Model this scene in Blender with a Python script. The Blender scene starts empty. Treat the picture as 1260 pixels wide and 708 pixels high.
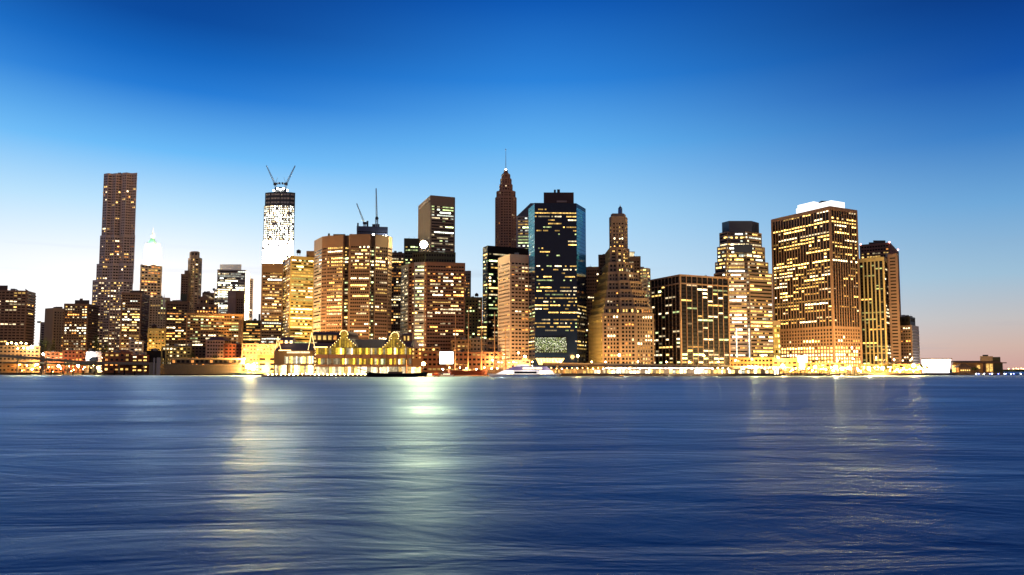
import bpy, math, random
from mathutils import Vector
SC = bpy.context.scene
COL = SC.collection
R = math.radians
rng = random.Random(7)

# ------------------------------------------------------------------ camera model
F, PITCH, CY, CX, HC = 900.0, R(4.0), 392.6, 630.0, 6.0
CP, SP = math.cos(PITCH), math.sin(PITCH)
def at(px, py, D):
    u = (px-CX)/F; v = (CY-py)/F
    t = D/(CP - v*SP)
    return (u*t, D, HC + (SP + v*CP)*t)
def zat(py, D): return at(CX, py, D)[2]
def xat(px, D, z): return (px-CX)/F*(D*CP + (z-HC)*SP)

# ------------------------------------------------------------------ materials
MATS = {}
def mat(name, col, rough=0.8, metal=0.0, var=0.25, scale=0.15, emit=None, es=0.0, spec=0.3, sampling=None):
    if name in MATS: return MATS[name]
    m = bpy.data.materials.new(name); m.use_nodes = True
    nt = m.node_tree; b = nt.nodes['Principled BSDF']
    b.inputs['Roughness'].default_value = rough
    b.inputs['Metallic'].default_value = metal
    b.inputs['Specular IOR Level'].default_value = spec
    if var > 0:
        tc = nt.nodes.new('ShaderNodeTexCoord'); no = nt.nodes.new('ShaderNodeTexNoise')
        mp = nt.nodes.new('ShaderNodeMapping'); mp.inputs['Scale'].default_value = (1, 1, 0.35)
        no.inputs['Scale'].default_value = scale; no.inputs['Detail'].default_value = 6
        no.inputs['Roughness'].default_value = 0.7
        nt.links.new(tc.outputs['Object'], mp.inputs['Vector']); nt.links.new(mp.outputs[0], no.inputs['Vector'])
        mx = nt.nodes.new('ShaderNodeMix'); mx.data_type = 'RGBA'
        mx.inputs[6].default_value = (*[c*(1-var) for c in col], 1)
        mx.inputs[7].default_value = (*[min(1, c*(1+var)) for c in col], 1)
        nt.links.new(no.outputs['Fac'], mx.inputs[0]); nt.links.new(mx.outputs[2], b.inputs['Base Color'])
    else:
        b.inputs['Base Color'].default_value = (*col, 1)
    if emit:
        b.inputs['Emission Color'].default_value = (*emit, 1); b.inputs['Emission Strength'].default_value = es
    if sampling: m.cycles.emission_sampling = sampling
    MATS[name] = m
    return m

HUES = {'Y': (1.0, .61, .16), 'A': (1.0, .60, .05), 'W': (1.0, .80, .46), 'C': (.93, 1.0, .84), 'O': (1.0, .38, .08), 'G': (.80, 1.0, .42), 'V': (.8, .78, 1.0)}
def lit(h, s):
    """window glow: a lit room behind glass, uneven from place to place"""
    name = 'lit_%s_%g' % (h, s)
    if name in MATS: return MATS[name]
    m = bpy.data.materials.new(name); m.use_nodes = True
    nt = m.node_tree; b = nt.nodes['Principled BSDF']
    b.inputs['Base Color'].default_value = (.03, .03, .03, 1); b.inputs['Roughness'].default_value = .2
    b.inputs['Emission Color'].default_value = (*HUES[h], 1)
    tc = nt.nodes.new('ShaderNodeTexCoord'); no = nt.nodes.new('ShaderNodeTexNoise')
    no.inputs['Scale'].default_value = .45; no.inputs['Detail'].default_value = 3; no.inputs['Roughness'].default_value = .8
    mr = nt.nodes.new('ShaderNodeMapRange')
    mr.inputs['From Min'].default_value = .32; mr.inputs['From Max'].default_value = .68
    mr.inputs['To Min'].default_value = s*.35; mr.inputs['To Max'].default_value = s*1.65
    nt.links.new(tc.outputs['Object'], no.inputs['Vector']); nt.links.new(no.outputs['Fac'], mr.inputs['Value'])
    nt.links.new(mr.outputs[0], b.inputs['Emission Strength'])
    m.cycles.emission_sampling = 'NONE' if s < 20 else 'FRONT_BACK'
    MATS[name] = m
    return m

GLASS = mat('dark_window_glass', (.008, .009, .012), .12, var=0, spec=.22)
SKYREFL = mat('blue_mirror_glass', (.03, .24, .56), .15, metal=.15, var=.1, scale=.05)  # diffuse blue stands in for sky mirrored in the facets
NAVY  = mat('navy_glass', (.006, .014, .045), .1, var=0, spec=.2)
ROOF  = mat('roof_gravel', (.07, .06, .06), .9)
GREY_UNIT = mat('galvanised_unit', (.25, .24, .24), .6)
DARKM = mat('dark_metal', (.04, .045, .055), .5, metal=.3)
STEEL = mat('crane_steel', (.34, .42, .52), .5, metal=.2)

# ------------------------------------------------------------------ mesh builder
class MB:
    def __init__(s): s.v, s.f, s.mi, s.mats = [], [], [], []
    def m(s, material):
        if material not in s.mats: s.mats.append(material)
        return s.mats.index(material)
    def face(s, pts, material):
        n = len(s.v); s.v += [tuple(p) for p in pts]; s.f.append(tuple(range(n, n+len(pts)))); s.mi.append(s.m(material))
    def hexa(s, c, material):
        """c: four bottom then four top corners, each ring counter-clockwise from above"""
        n = len(s.v); s.v += [tuple(p) for p in c]; k = s.m(material)
        for q in ((3,2,1,0),(4,5,6,7),(0,1,5,4),(1,2,6,5),(2,3,7,6),(3,0,4,7)):
            s.f.append(tuple(n+i for i in q)); s.mi.append(k)
    def box(s, x0, x1, y0, y1, z0, z1, material):
        s.hexa([(x0,y0,z0),(x1,y0,z0),(x1,y1,z0),(x0,y1,z0),(x0,y0,z1),(x1,y0,z1),(x1,y1,z1),(x0,y1,z1)], material)
    def prism(s, pts, z0, z1, material, top=None, pts2=None):
        n = len(s.v); N = len(pts); pts2 = pts2 or pts
        s.v += [(p[0], p[1], z0) for p in pts] + [(p[0], p[1], z1) for p in pts2]
        k = s.m(material); kt = s.m(top or material)
        for i in range(N):
            j = (i+1) % N; s.f.append((n+i, n+j, n+N+j, n+N+i)); s.mi.append(k)
        s.f.append(tuple(n+N+i for i in range(N))); s.mi.append(kt)
        s.f.append(tuple(n+i for i in reversed(range(N)))); s.mi.append(k)
    def tube(s, a, b, r0, r1, material, n=8):
        a, b = Vector(a), Vector(b); d = (b-a).normalized()
        up = Vector((0,0,1)) if abs(d.z) < .9 else Vector((1,0,0))
        e1 = d.cross(up).normalized(); e2 = d.cross(e1)
        k = len(s.v)
        for c, r in ((a, r0), (b, r1)):
            for i in range(n):
                t = 2*math.pi*i/n; s.v.append(tuple(c + e1*(r*math.cos(t)) + e2*(r*math.sin(t))))
        mi = s.m(material)
        for i in range(n):
            j = (i+1) % n; s.f.append((k+i, k+n+i, k+n+j, k+j)); s.mi.append(mi)
        s.f.append(tuple(k+i for i in range(n))); s.mi.append(mi)
        s.f.append(tuple(k+n+i for i in reversed(range(n)))); s.mi.append(mi)
    def ball(s, c, r, material, n=10, sz=1.0):
        k = len(s.v); rings = n//2
        mi = s.m(material)
        for a in range(rings+1):
            ph = math.pi*a/rings
            for i in range(n):
                t = 2*math.pi*i/n
                s.v.append((c[0]+r*math.sin(ph)*math.cos(t), c[1]+r*math.sin(ph)*math.sin(t), c[2]+sz*r*math.cos(ph)))
        for a in range(rings):
            for i in range(n):
                j = (i+1) % n
                s.f.append((k+a*n+i, k+(a+1)*n+i, k+(a+1)*n+j, k+a*n+j)); s.mi.append(mi)
    def build(s, name, parent=None, org=(0,0,0)):
        me = bpy.data.meshes.new(name)
        me.from_pydata([(x-org[0], y-org[1], z-org[2]) for x, y, z in s.v], [], s.f)
        for m_ in s.mats: me.materials.append(m_)
        if len(s.mats) > 1: me.polygons.foreach_set('material_index', s.mi)
        me.update()
        o = bpy.data.objects.new(name, me); COL.objects.link(o)
        if parent: o.parent = parent
        else: o.location = org
        return o

def tag(o, label=None, cat=None, group=None, kind=None):
    for k, v in (('label', label), ('category', cat), ('group', group), ('kind', kind)):
        if v: o[k] = v
    return o
def thing(name, label, cat, loc, group=None):
    o = bpy.data.objects.new(name, None); COL.objects.link(o); o.location = loc
    o.empty_display_size = 1
    return tag(o, label, cat, group)

# ------------------------------------------------------------------ footprints
def rect(pl, pc, pr, ytop, D, al=None, dep=32.0):
    """two-faced block: left edge, near corner and right edge as the photo shows them at roof height"""
    h = zat(ytop, D) - HC
    kc = (pc-CX)/F; C = (kc*(D*CP + h*SP), D)
    a = R(al) if al is not None else math.atan(kc*.98)
    ca, sa = math.cos(a), math.sin(a)
    def left():
        k = (pl-CX)/F; return (C[0] - k*(C[1]*CP + h*SP)) / (ca + k*sa*CP)
    def right():
        k = (pr-CX)/F; return (k*(C[1]*CP + h*SP) - C[0]) / (sa - k*ca*CP)
    L = left() if pc-pl > .5 else dep
    Rr = right() if pr-pc > .5 else dep
    Pl = (C[0]-L*ca, C[1]+L*sa); Pr = (C[0]+Rr*sa, C[1]+Rr*ca)
    B = (Pl[0]+Pr[0]-C[0], Pl[1]+Pr[1]-C[1])
    return [Pl, C, Pr, B], zat(ytop, D)
def poly(pts, ytop, D, dep=40.0):
    z = zat(ytop, D+min(d for _, d in pts)); P = [(xat(px, D+d, z), D+d) for px, d in pts]
    q = 1 + dep/D
    return P + [(P[-1][0]*q, P[-1][1]*q), (P[0][0]*q, P[0][1]*q)], z

# ------------------------------------------------------------------ facades
LEVELS = (.25, .5, .9, 1.5, 2.4, 4.0, 7.0, 12.0, 25.0, 60.0, 140.0, 420.0)
DEF = dict(fh=4.0, bw=3.2, pier=.7, pp=.55, sp=1.4, spp=.4, top=4.0, bot=0.0, p=.25, run=2.5, pal='YYYWWO', st=(1.0, 2.2, 4.5),
           cw=1.2, zones=[], merge=False, var=1.0, topout=.7)
def facade(mb, wins, P0, P1, z0, z1, st, M, rg, skyline=False):
    s = dict(DEF); s.update(st)
    dx, dy = P1[0]-P0[0], P1[1]-P0[1]; L = math.hypot(dx, dy)
    if L < 1.0: return
    ux, uy = dx/L, dy/L; nx, ny = uy, -ux
    mx, my = (P0[0]+P1[0])/2, (P0[1]+P1[1])/2
    facing = -(nx*mx + ny*my)/math.hypot(mx, my)
    def bx(u0, u1, za, zb, out, material=None):
        c = [(P0[0]+ux*u+nx*o, P0[1]+uy*u+ny*o) for u, o in ((u0, out), (u1, out), (u1, -.1), (u0, -.1))]
        mb.hexa([(x, y, za) for x, y in c] + [(x, y, zb) for x, y in c], material or M)
    H = z1-z0
    if facing < -.35:
        bx(0, L, z0, z1, .3); return
    cw = min(s['cw'], L*.2)
    nb = max(1, round((L-2*cw)/s['bw'])); cell = (L-2*cw)/nb
    nf = max(1, round((H-s['top']-s['bot'])/s['fh'])); fh = (H-s['top']-s['bot'])/nf
    zb = z0+s['bot']
    if s['top'] > 0: bx(-.3, L+.3, z1-s['top'], z1+.6, s['topout'])
    if s['bot'] > 0: bx(-.1, L+.1, z0, zb, max(s['pp'], s['spp'])+.13)
    if cw > 0:
        bx(-s['pp']+.03, cw, z0, z1-.05, s['pp']+.06); bx(L-cw, L+s['pp']-.03, z0, z1-.05, s['pp']+.06)
    if s['pier'] > 0:
        for i in range(1, nb):
            u = cw+i*cell; bx(u-s['pier']/2, u+s['pier']/2, zb-.02, z1-s['top']+.02, s['pp'])
    spz = min(s['sp'], fh*.8)
    if spz > 0 and not s.get('tall'): spz = max(spz, fh*.56)
    if spz > 0:
        for f in range(nf):
            bx(.02, L-.02, zb+f*fh, zb+f*fh+spz, s['spp'], s.get('spm'))
    if facing < .02: return
    g = s['pier']/2 if s['pier'] > 0 else .08
    for f in range(nf):
        fr = (f+.5)/nf; p = s['p']
        for a, b, q in s['zones']:
            if a <= fr <= b: p = q
        if p <= 0: continue
        if p < .85: p *= rg.choice((.25, .5, 1, 1, 1.3, 1.9)) if s['var'] else 1
        za, zb_ = zb+f*fh+spz+.06, zb+(f+1)*fh-.06
        i = 0
        while i < nb:
            if rg.random() < 1.75*p/max(1.0, s['run']*(1-min(p, .95))*.9 + p*.9) or p >= .99:
                n = max(1, int(rg.expovariate(1/s['run'])+.6)) if p < .99 else nb
                n = min(n, nb-i)
                v_ = rg.choice(s['st'])*rg.choice((.35, .6, 1, 1))*1.05
                key = (rg.choice(s['pal']), min(LEVELS, key=lambda q: abs(math.log(q/v_))))
                cells = [(i+q, 1) for q in range(n)]
                for (c, w) in cells:
                    if rg.random() < (.04 if s['merge'] else .02 if p > .88 else .10): continue
                    u0 = cw+c*cell+g; u1 = cw+(c+w)*cell-g
                    hh = zb_ - (zb_-za)*rg.choice((0, 0, 0, .3)) * (0 if s['merge'] else 1)
                    q4 = [(P0[0]+ux*u+nx*.05, P0[1]+uy*u+ny*.05, z) for u, z in ((u0, za), (u1, za), (u1, hh), (u0, hh))]
                    D = math.hypot(mx, my)
                    k2 = LEVELS.index(key[1]) + rg.choice((-1, 0, 0, 0, 0, 1)); k2 = (key[0], LEVELS[max(0, min(len(LEVELS)-1, k2))])
                    wins.append((max(.05, facing)*(u1-u0)*(hh-za)/D/D, q4, k2))
                i += n
            i += 1

LAND_Z = 2.6
def tower(name, label, cat, tiers, W, extra=None, seed=0, base=None, glass=None, label_parts=None):
    """tiers bottom up: (footprint, ztop, style[, wall material])"""
    rg = random.Random(seed or (hash(label) and sum(map(ord, label))))
    P = tiers[0][0]; cx = sum(p[0] for p in P)/len(P); cy = sum(p[1] for p in P)/len(P)
    z0 = LAND_Z if base is None else base
    org = (cx, cy, z0)
    t = thing(name, label, cat, org)
    wall, core, wins = MB(), MB(), []
    for tr in tiers:
        P, z1, st = tr[:3]; M = tr[3] if len(tr) > 3 and tr[3] else W
        gl = tr[4] if len(tr) > 4 else (glass or GLASS)
        if st is None:
            wall.prism(P, z0-.01, z1, M, ROOF)
        else:
            core.prism(P, z0-.01, z1, gl, ROOF)
            for i in range(len(P)):
                sti = st[i] if isinstance(st, list) and i < len(st) else (st[0] if isinstance(st, list) else st)
                if sti is None:
                    facade(wall, [], P[i], P[(i+1) % len(P)], z0, z1, dict(p=0, sp=0, pier=0, cw=0, bot=(z1-z0)-1, top=1, topout=.4), M, rg)
                elif sti != 'glass':
                    facade(wall, wins, P[i], P[(i+1) % len(P)], z0, z1, sti, sti.get('M', M), rg)
        z0 = z1
    if wall.f: wall.build('wall', t, org)
    if core.f: core.build('window_glass', t, org)
    P = tiers[-1][0]; mx_ = sum(p[0] for p in P)/len(P); my_ = sum(p[1] for p in P)/len(P); zt_ = tiers[-1][1]
    w_ = min(abs(P[-1][0]-P[0][0]) + abs(P[-1][1]-P[0][1]), max(p[0] for p in P)-min(p[0] for p in P))
    if zt_ > 22 and w_ > 12 and tiers[-1][2] is not None and 'crown' not in label and 'wedding' not in label:
        for k in range(rg.choice((1, 2, 3))):
            s_ = rg.uniform(1.2, 2.6); ux_ = mx_ + rg.uniform(-.25, .25)*w_; uy_ = my_ + rg.uniform(-6, 4); hh_ = rg.uniform(1.5, 3.6)
            mb = MB(); mb.box(ux_-s_, ux_+s_, uy_-2, uy_+2, zt_-.2, zt_+.6+hh_, rg.choice((DARKM, GREY_UNIT))); mb.tube((ux_+s_*.5, uy_, zt_+hh_), (ux_+s_*.5, uy_, zt_+hh_+rg.uniform(1, 4)), .15, .08, DARKM, 4)
            mb.build('roof_unit', t, org)
    wins.sort(key=lambda w: -w[0])
    for w in wins[:100]:
        mb = MB(); mb.face(w[1], lit(*w[2])); mb.build('lit_window', t, org)
    if len(wins) > 100:
        mb = MB()
        for w in wins[100:]: mb.face(w[1], lit(*w[2]))
        tag(mb.build('lit_windows', t, org), kind='stuff')
    if extra: extra(t, org)
    return t

def part(t, org, name, mb, label=None):
    o = mb.build(name, t, org)
    if label: o['label'] = label
    return o
def blk(pl, pr, y0, y1, D, dep, material, mb=None):
    """upright block facing the camera: pixel edges at distance D, rows y0 (top) to y1 (bottom)"""
    mb = mb or MB(); zt, zb = zat(y0, D), zat(y1, D)
    zm = (zt+zb)/2; k0, k1 = (pl-CX)/F, (pr-CX)/F
    x0, x1 = xat(pl, D, zm), xat(pr, D, zm); q = 1+dep/D
    P = [(x0, D), (x1, D), (x1*q, D+dep), (x0*q, D+dep)]
    mb.prism(P, zb, zt, material)
    return mb
def tank(mb, px, ybot, D, r=2.6, h=5.0, wood=None):
    x, y, z = at(px, ybot, D); wood = wood or mat('tank_wood', (.06, .035, .025), .9)
    for a in range(4):
        t_ = math.pi/4+a*math.pi/2
        mb.tube((x+r*.7*math.cos(t_), y+r*.7*math.sin(t_), z-1), (x+r*.7*math.cos(t_), y+r*.7*math.sin(t_), z+2.2), .2, .2, DARKM, 5)
    mb.tube((x, y, z+2), (x, y, z+2+h), r, r*.95, wood, 12)
    mb.tube((x, y, z+2+h), (x, y, z+3.6+h), r*1.05, .15, DARKM, 12)
def lattice(mb, a, b, w, ch, material, w2=None, seg=None):
    a, b = Vector(a), Vector(b); d = b-a; L = d.length; d.normalize()
    up = Vector((0,0,1)) if abs(d.z) < .9 else Vector((1,0,0))
    e1 = d.cross(up).normalized(); e2 = d.cross(e1); w2 = w if w2 is None else w2
    n = seg or max(3, int(L/(w*1.4)))
    cor = ((1,1),(1,-1),(-1,-1),(-1,1))
    def p(i, k):
        t = i/n; ww = (w+(w2-w)*t)/2; return a + d*(L*t) + e1*(cor[k][0]*ww) + e2*(cor[k][1]*ww)
    for k in range(4):
        mb.tube(p(0, k), p(n, k), ch, ch, material, 4)
        for i in range(n):
            mb.tube(p(i, k), p(i+1, (k+1) % 4), ch*.6, ch*.6, material, 4)
            mb.tube(p(i, k), p(i, (k+1) % 4), ch*.6, ch*.6, material, 4)
def roof_part(nm, pl, pr, y0, y1, D, dep, material, label=None):
    return lambda t, org: part(t, org, nm, blk(pl, pr, y0, y1, D, dep, material), label)
def extras(*fs):
    def go(t, org):
        for f_ in fs: f_(t, org)
    return go
# ------------------------------------------------------------------ wall materials (real surface colours)
BROWN  = mat('brown_brick', (.20, .13, .095))
RBROWN = mat('red_brown_granite', (.19, .105, .08))
DBROWN = mat('dark_brown_brick', (.115, .078, .06))
TAN    = mat('tan_stone', (.38, .29, .20))
CREAM  = mat('cream_stone', (.55, .45, .32))
ORANGE = mat('orange_brick', (.40, .23, .10))
PINK   = mat('pink_granite', (.52, .37, .28))
OCHRE  = mat('ochre_panel', (.40, .34, .13))
GREYST = mat('grey_stone', (.32, .30, .30))
MAUVE  = mat('mauve_concrete', (.28, .22, .21))
BLACK  = mat('black_granite', (.010, .010, .012), .4, spec=.15)
BRONZE = mat('bronze_rib', (.27, .18, .12), .6)
OLIVE  = mat('dark_olive_panel', (.05, .055, .035), .5)
WHITE  = mat('white_terracotta', (.8, .78, .72), .7, var=.08)
STEELP = mat('stainless_panel', (.50, .40, .35), .45, metal=.1)
SLATE  = mat('mauve_slate_roof', (.10, .07, .10), .8)
GREENC = mat('verdigris_copper', (.12, .34, .20), .7)
LIME   = mat('limestone_band', (.62, .50, .36))

def zr(*a): return list(a)

# ---- far left group
P, z = rect(-14, 33, 43.3, 358.4, 1040, -14)
tower('apartment_building', 'broad brown balconied apartment slab at the far left edge of the skyline', 'building',
      [(P, z, [dict(fh=4.1, bw=5, pier=1.2, sp=1.9, spp=.9, p=.22, top=2, pal='YYW', zones=[(0,.1,.0)]), dict(fh=4.1, bw=4, pier=0, sp=1.5, spp=1.6, p=.04, top=2)])], BROWN,
      extras(roof_part('penthouse', -6, 9.5, 351.5, 359, 1052, 18, DBROWN),
             lambda t, o: [part(t, o, 'roof_panel', (lambda mb: (mb.hexa([at(a, 359.5, 1046), at(a+6, 359.8, 1046), at(a+6, 359.8, 1052), at(a, 359.5, 1052), at(a-.6, 355.5, 1046), at(a+.6, 356, 1046), at(a+.6, 356, 1052), at(a-.6, 355.5, 1052)], GREYST), mb)[1])(MB())) for a in (20, 31.5)]))
P, z = rect(50.3, 55.5, 55.5, 397, 1250)
tower('apartment_building', 'small dark distant block in the gap right of the balconied slab', 'building', [(P, z, dict(p=.05, pal='O'))], MAUVE)
P, z = rect(56, 66, 80.5, 379.5, 1080, 30)
tower('apartment_building', 'brown tower with a blank narrow wall beside tall vertical piers', 'building',
      [(P, z, [None, dict(fh=4, bw=3.6, pier=1.8, pp=.9, sp=1.6, p=.16, top=5)])], TAN, roof_part('penthouse', 68.5, 77, 377.6, 381, 1095, 10, BROWN))
P, z = rect(79.5, 108.5, 121, 374.5, 1040, -7)
tower('apartment_building', 'dark boxy apartment tower with a bright cluster of windows left of the rippled tower', 'building',
      [(P, z, [dict(fh=3.8, bw=3.4, pier=1, sp=1.6, p=.45, pal='WWYOC', st=(1, 3, 5), top=3), dict(fh=3.8, bw=3.5, pier=.5, sp=1.9, spp=.8, p=.03, top=3)])], DBROWN,
      extras(roof_part('penthouse', 92, 110, 369.5, 376, 1052, 14, DBROWN), roof_part('bulkhead', 98, 102, 367.5, 370, 1055, 6, BROWN)))

# rippled steel skyscraper
def ripple(xs, amp): return [(x, amp if i % 2 else 0) for i, x in enumerate(xs)]
sty = dict(fh=4.1, bw=3.1, pier=1.0, pp=.5, sp=1.5, spp=.35, top=3, p=.13, cw=.8, run=3, pal='YYYWO', zones=[(.93, 1, 0)])
low = dict(sty, p=.42, pal='YYWW', zones=[(0, .12, .9)])
mid = dict(sty, p=.2)
D8 = 1120
t1, z1 = poly([(114.6, 4), (121, 0), (129, 3.5), (136, 0), (144, 4), (152, -1), (160, 3), (163.2, 1)], 345, D8)
t2, z2 = poly([(119.6, 5), (126, 1), (133, 4.5), (139, 1), (146, 5), (152, 0), (159, 4), (164.4, 2)], 325, D8)
t3, z3 = poly([(123.8, 6), (130, 2), (136, 5.5), (141, 2), (148, 6), (152.5, 1), (160, 5), (165.8, 3)], 290, D8)
t4, z4 = poly([(128.8, 8), (133.5, 4), (139, 7), (144, 4), (150.5, 8.5)], 213, D8)
t5, z5 = poly([(151, 3), (156, 1), (162, 4.5), (168.4, 2)], 213.5, D8)
rip = thing  # noqa
merged, zm_ = poly([(128.4, 8), (133.2, 4), (138.5, 7), (143, 4), (150, 8.5), (151.2, 2), (156, 0), (162, 4.5), (168.3, 2)], 213, D8)
tower('skyscraper', 'tallest tower on the left, rippled pinkish steel facade stepping out at its left side', 'tower',
      [(t1, z1, low), (t2, z2, mid), (t3, z3, mid), (merged, zm_, sty)], STEELP)

P, z = rect(150.3, 174, 183, 361, 1000, -16)
tower('apartment_building', 'brown apartment tower with bright balcony bands before the rippled tower', 'building',
      [(P, z, [dict(fh=3.7, bw=3, pier=.5, sp=1.5, spp=.8, p=.5, run=2, pal='YWYC', st=(1.5, 3, 5), top=3, zones=[(.82, 1, .12)]), dict(fh=3.7, bw=3, pier=.4, sp=1.5, spp=1, p=.05, top=3)])], BROWN,
      roof_part('penthouse', 160, 177, 357.6, 362, 1010, 12, DBROWN))
P, z = rect(173.6, 198.8, 198.8, 327.4, 1260)
P2, z2 = rect(184, 206, 206, 385, 1255)
tower('office_tower', 'slim cream-orange tower with a double row of lights below its roof', 'tower',
      [(P, z, dict(fh=5, bw=5, pier=1.6, pp=.8, sp=2, p=.32, pal='OYYW', top=2, st=(1, 2)))], CREAM)
# white floodlit tower with green pyramid roof
def wool():
    D = 1330
    def e(t, org):
        mb = MB(); x, y, z = at(187.5, 301, D); r = 6.5
        sq = lambda r_: [(x-r_, y-r_), (x+r_, y-r_), (x+r_, y+r_), (x-r_, y+r_)]
        mb.prism(sq(r), z-2, z+11, GREENC, pts2=sq(2.2)); mb.prism(sq(1.9), z+11, z+18, WHITE)
        mb.tube((x, y, z+18), (x, y, z+33), .8, .1, WHITE); part(t, org, 'pyramid_roof', mb)
        for px in (178.6, 196.4):
            mb = MB(); x, y, z = at(px, 322, D-6); s4 = [(x-1.8, y-1.8), (x+1.8, y-1.8), (x+1.8, y+1.8), (x-1.8, y+1.8)]
            mb.prism(s4, z-4, z+20, WHITE); mb.prism(s4, z+20, z+34, GREYST, pts2=[(x-.2, y-.2), (x+.2, y-.2), (x+.2, y+.2), (x-.2, y+.2)])
            part(t, org, 'corner_pinnacle', mb)
        for px, py in ((180, 330), (195, 330), (187, 330), (184, 306), (191, 306)):
            p = at(px, py, D-12); l = bpy.data.lights.new('flood', 'POINT'); l.energy = 160000; l.color = (1, .95, .85); l.shadow_soft_size = 1
            o = bpy.data.objects.new('facade_floodlight', l); COL.objects.link(o); o.parent = t; o.location = tuple(p[i]-org[i] for i in range(3))
    P1, z1 = rect(177, 198, 198, 322, D); P2, z2 = rect(181, 194, 194, 300, D+8)
    s_ = dict(fh=5, bw=3.5, pier=1.8, sp=1.6, p=.9, pal='W', st=(3,), top=3, run=6)  # mostly lit white windows stand in for the floodlit facade
    tower('skyscraper', 'pale floodlit gothic tower with a small green pyramid roof and thin spire', 'tower', [(P1, z1, s_), (P2, z2, s_)], WHITE, e)
wool()
def spire(px, y0, y1, D, r, m_, nm='spire'):
    def e(t, org):
        mb = MB(); x, y, z = at(px, y1, D); z2_ = zat(y0, D)
        mb.tube((x, y, z-2), (x, y, z+(z2_-z)*.5), r, r*.8, m_, 8); mb.tube((x, y, z+(z2_-z)*.5), (x, y, z2_), r*.7, .1, m_, 8)
        part(t, org, nm, mb)
    return e
P, z = rect(184, 208.6, 208.6, 367, 1180)
tower('office_building', 'pale ribbed stone building with a white spire on its roof', 'building', [(P, z, dict(fh=4, bw=3.6, pier=2, pp=1.1, sp=1, p=.12, pal='YG', top=4))], CREAM,
      extras(spire(201.5, 361, 378, 1176, 1.8, WHITE), roof_part('roof_block', 196, 200, 364, 368, 1190, 10, CREAM)))
P, z = rect(182.5, 203.5, 203.5, 405, 960)
tower('apartment_building', 'low yellow-brown block with a dark roof tank beneath the ribbed building', 'building', [(P, z, dict(fh=4, bw=3.6, pier=1.6, sp=1.7, p=.4, pal='YO', top=3))], OCHRE,
      lambda t, o: part(t, o, 'water_tank', (lambda mb: (tank(mb, 189.5, 405.5, 966, 3.2, 3.4), mb)[1])(MB())))
P, z = rect(204.8, 232, 232, 371.8, 1010)
tower('apartment_building', 'black-brown apartment block dotted with bright short window strips', 'building',
      [(P, z, dict(fh=3.9, bw=3.4, pier=.6, sp=1.7, p=.5, run=2.2, pal='YWWO', st=(1.5, 3, 5), top=4, zones=[(0, .08, .1)]))], DBROWN,
      extras(roof_part('penthouse', 212, 220.5, 369.5, 373, 1018, 10, DBROWN), roof_part('roof_tree_screen', 222, 230, 362, 373, 1030, 12, OLIVE)))
# tower with rounded crown
P0, zz0 = rect(223.3, 233, 233, 338, 1235)
t1, z1 = poly([(232, 10), (235, 2), (240, 0), (245, 2), (248.2, 10)], 317.5, 1230, 26)
t2, z2 = poly([(233.8, 12), (236, 5), (239.6, 3), (243, 5), (245.2, 12)], 309.8, 1230, 22)
tower('apartment_building', 'slender olive-toned tower with a rounded crown', 'tower',
      [(t1, z1, dict(fh=4.2, bw=3, pier=1.2, sp=1.2, p=.3, pal='YGW', st=(1, 2), top=2)), (t2, z2, dict(fh=9, bw=2.6, pier=1, sp=2, p=0, top=2))], TAN)
P0, zz0 = rect(223.3, 232, 232, 338, 1228)
tower('apartment_building', 'narrow brown wing attached left of the round-crowned tower', 'building', [(P0, zz0, dict(fh=4, bw=3, pier=1.2, sp=1.6, p=.12, pal='O'))], BROWN,
      roof_part('roof_step', 227, 232, 333, 338.5, 1232, 14, BROWN))
# bright glass tower, far
P, z = rect(268, 302, 307.5, 333, 1330, -12)
tower('office_tower', 'wide grey glass tower glowing with two white light bands behind the orange housing', 'tower',
      [(P, z, [dict(fh=4.2, bw=3, pier=0, sp=1.4, p=.45, merge=True, run=5, pal='WC', st=(1, 3, 6), top=2, zones=[(.70, .82, .995), (.50, .60, .9), (.9, .97, .7)]),
               dict(fh=4.2, bw=3, pier=0, sp=.8, p=.96, merge=True, pal='CW', st=(3,), top=1)])], GREYST,  # side face: glowing panes stand in for sky reflected in the glass
      roof_part('crown_screen', 270.5, 297, 325.5, 333.5, 1340, 24, WHITE))
P, z = rect(264, 268.5, 268.5, 357, 1322)
tower('office_building', 'narrow lower wing at the left foot of the white-banded glass tower', 'building', [(P, z, dict(p=.7, pal='W', st=(3, 5), merge=True, pier=0))], GREYST)
P, z = rect(306.5, 311.3, 311.3, 343.5, 1420)
tower('office_tower', 'thin dark tower edge seen just right of the white-banded glass tower', 'tower', [(P, z, dict(p=.5, pal='W', zones=[(0, .5, .9), (.6, 1, .05)]))], MAUVE)
P, z = rect(280.3, 290.3, 290.3, 358, 1160)
tower('office_building', 'plain windowless mauve block in front of the white-banded glass tower', 'building', [(P, z, None)], MAUVE)
P, z = rect(290.6, 299.8, 299.8, 359.5, 1165)
tower('office_building', 'brown slab with few windows beside the windowless mauve block', 'building', [(P, z, dict(p=.1, top=12, pier=1.2))], BROWN)
P, z = rect(249.5, 263, 263, 361, 1180)
tower('office_building', 'dark flat-roofed block behind the stepped classical roof', 'building', [(P, z, dict(p=.03))], DBROWN)
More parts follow.
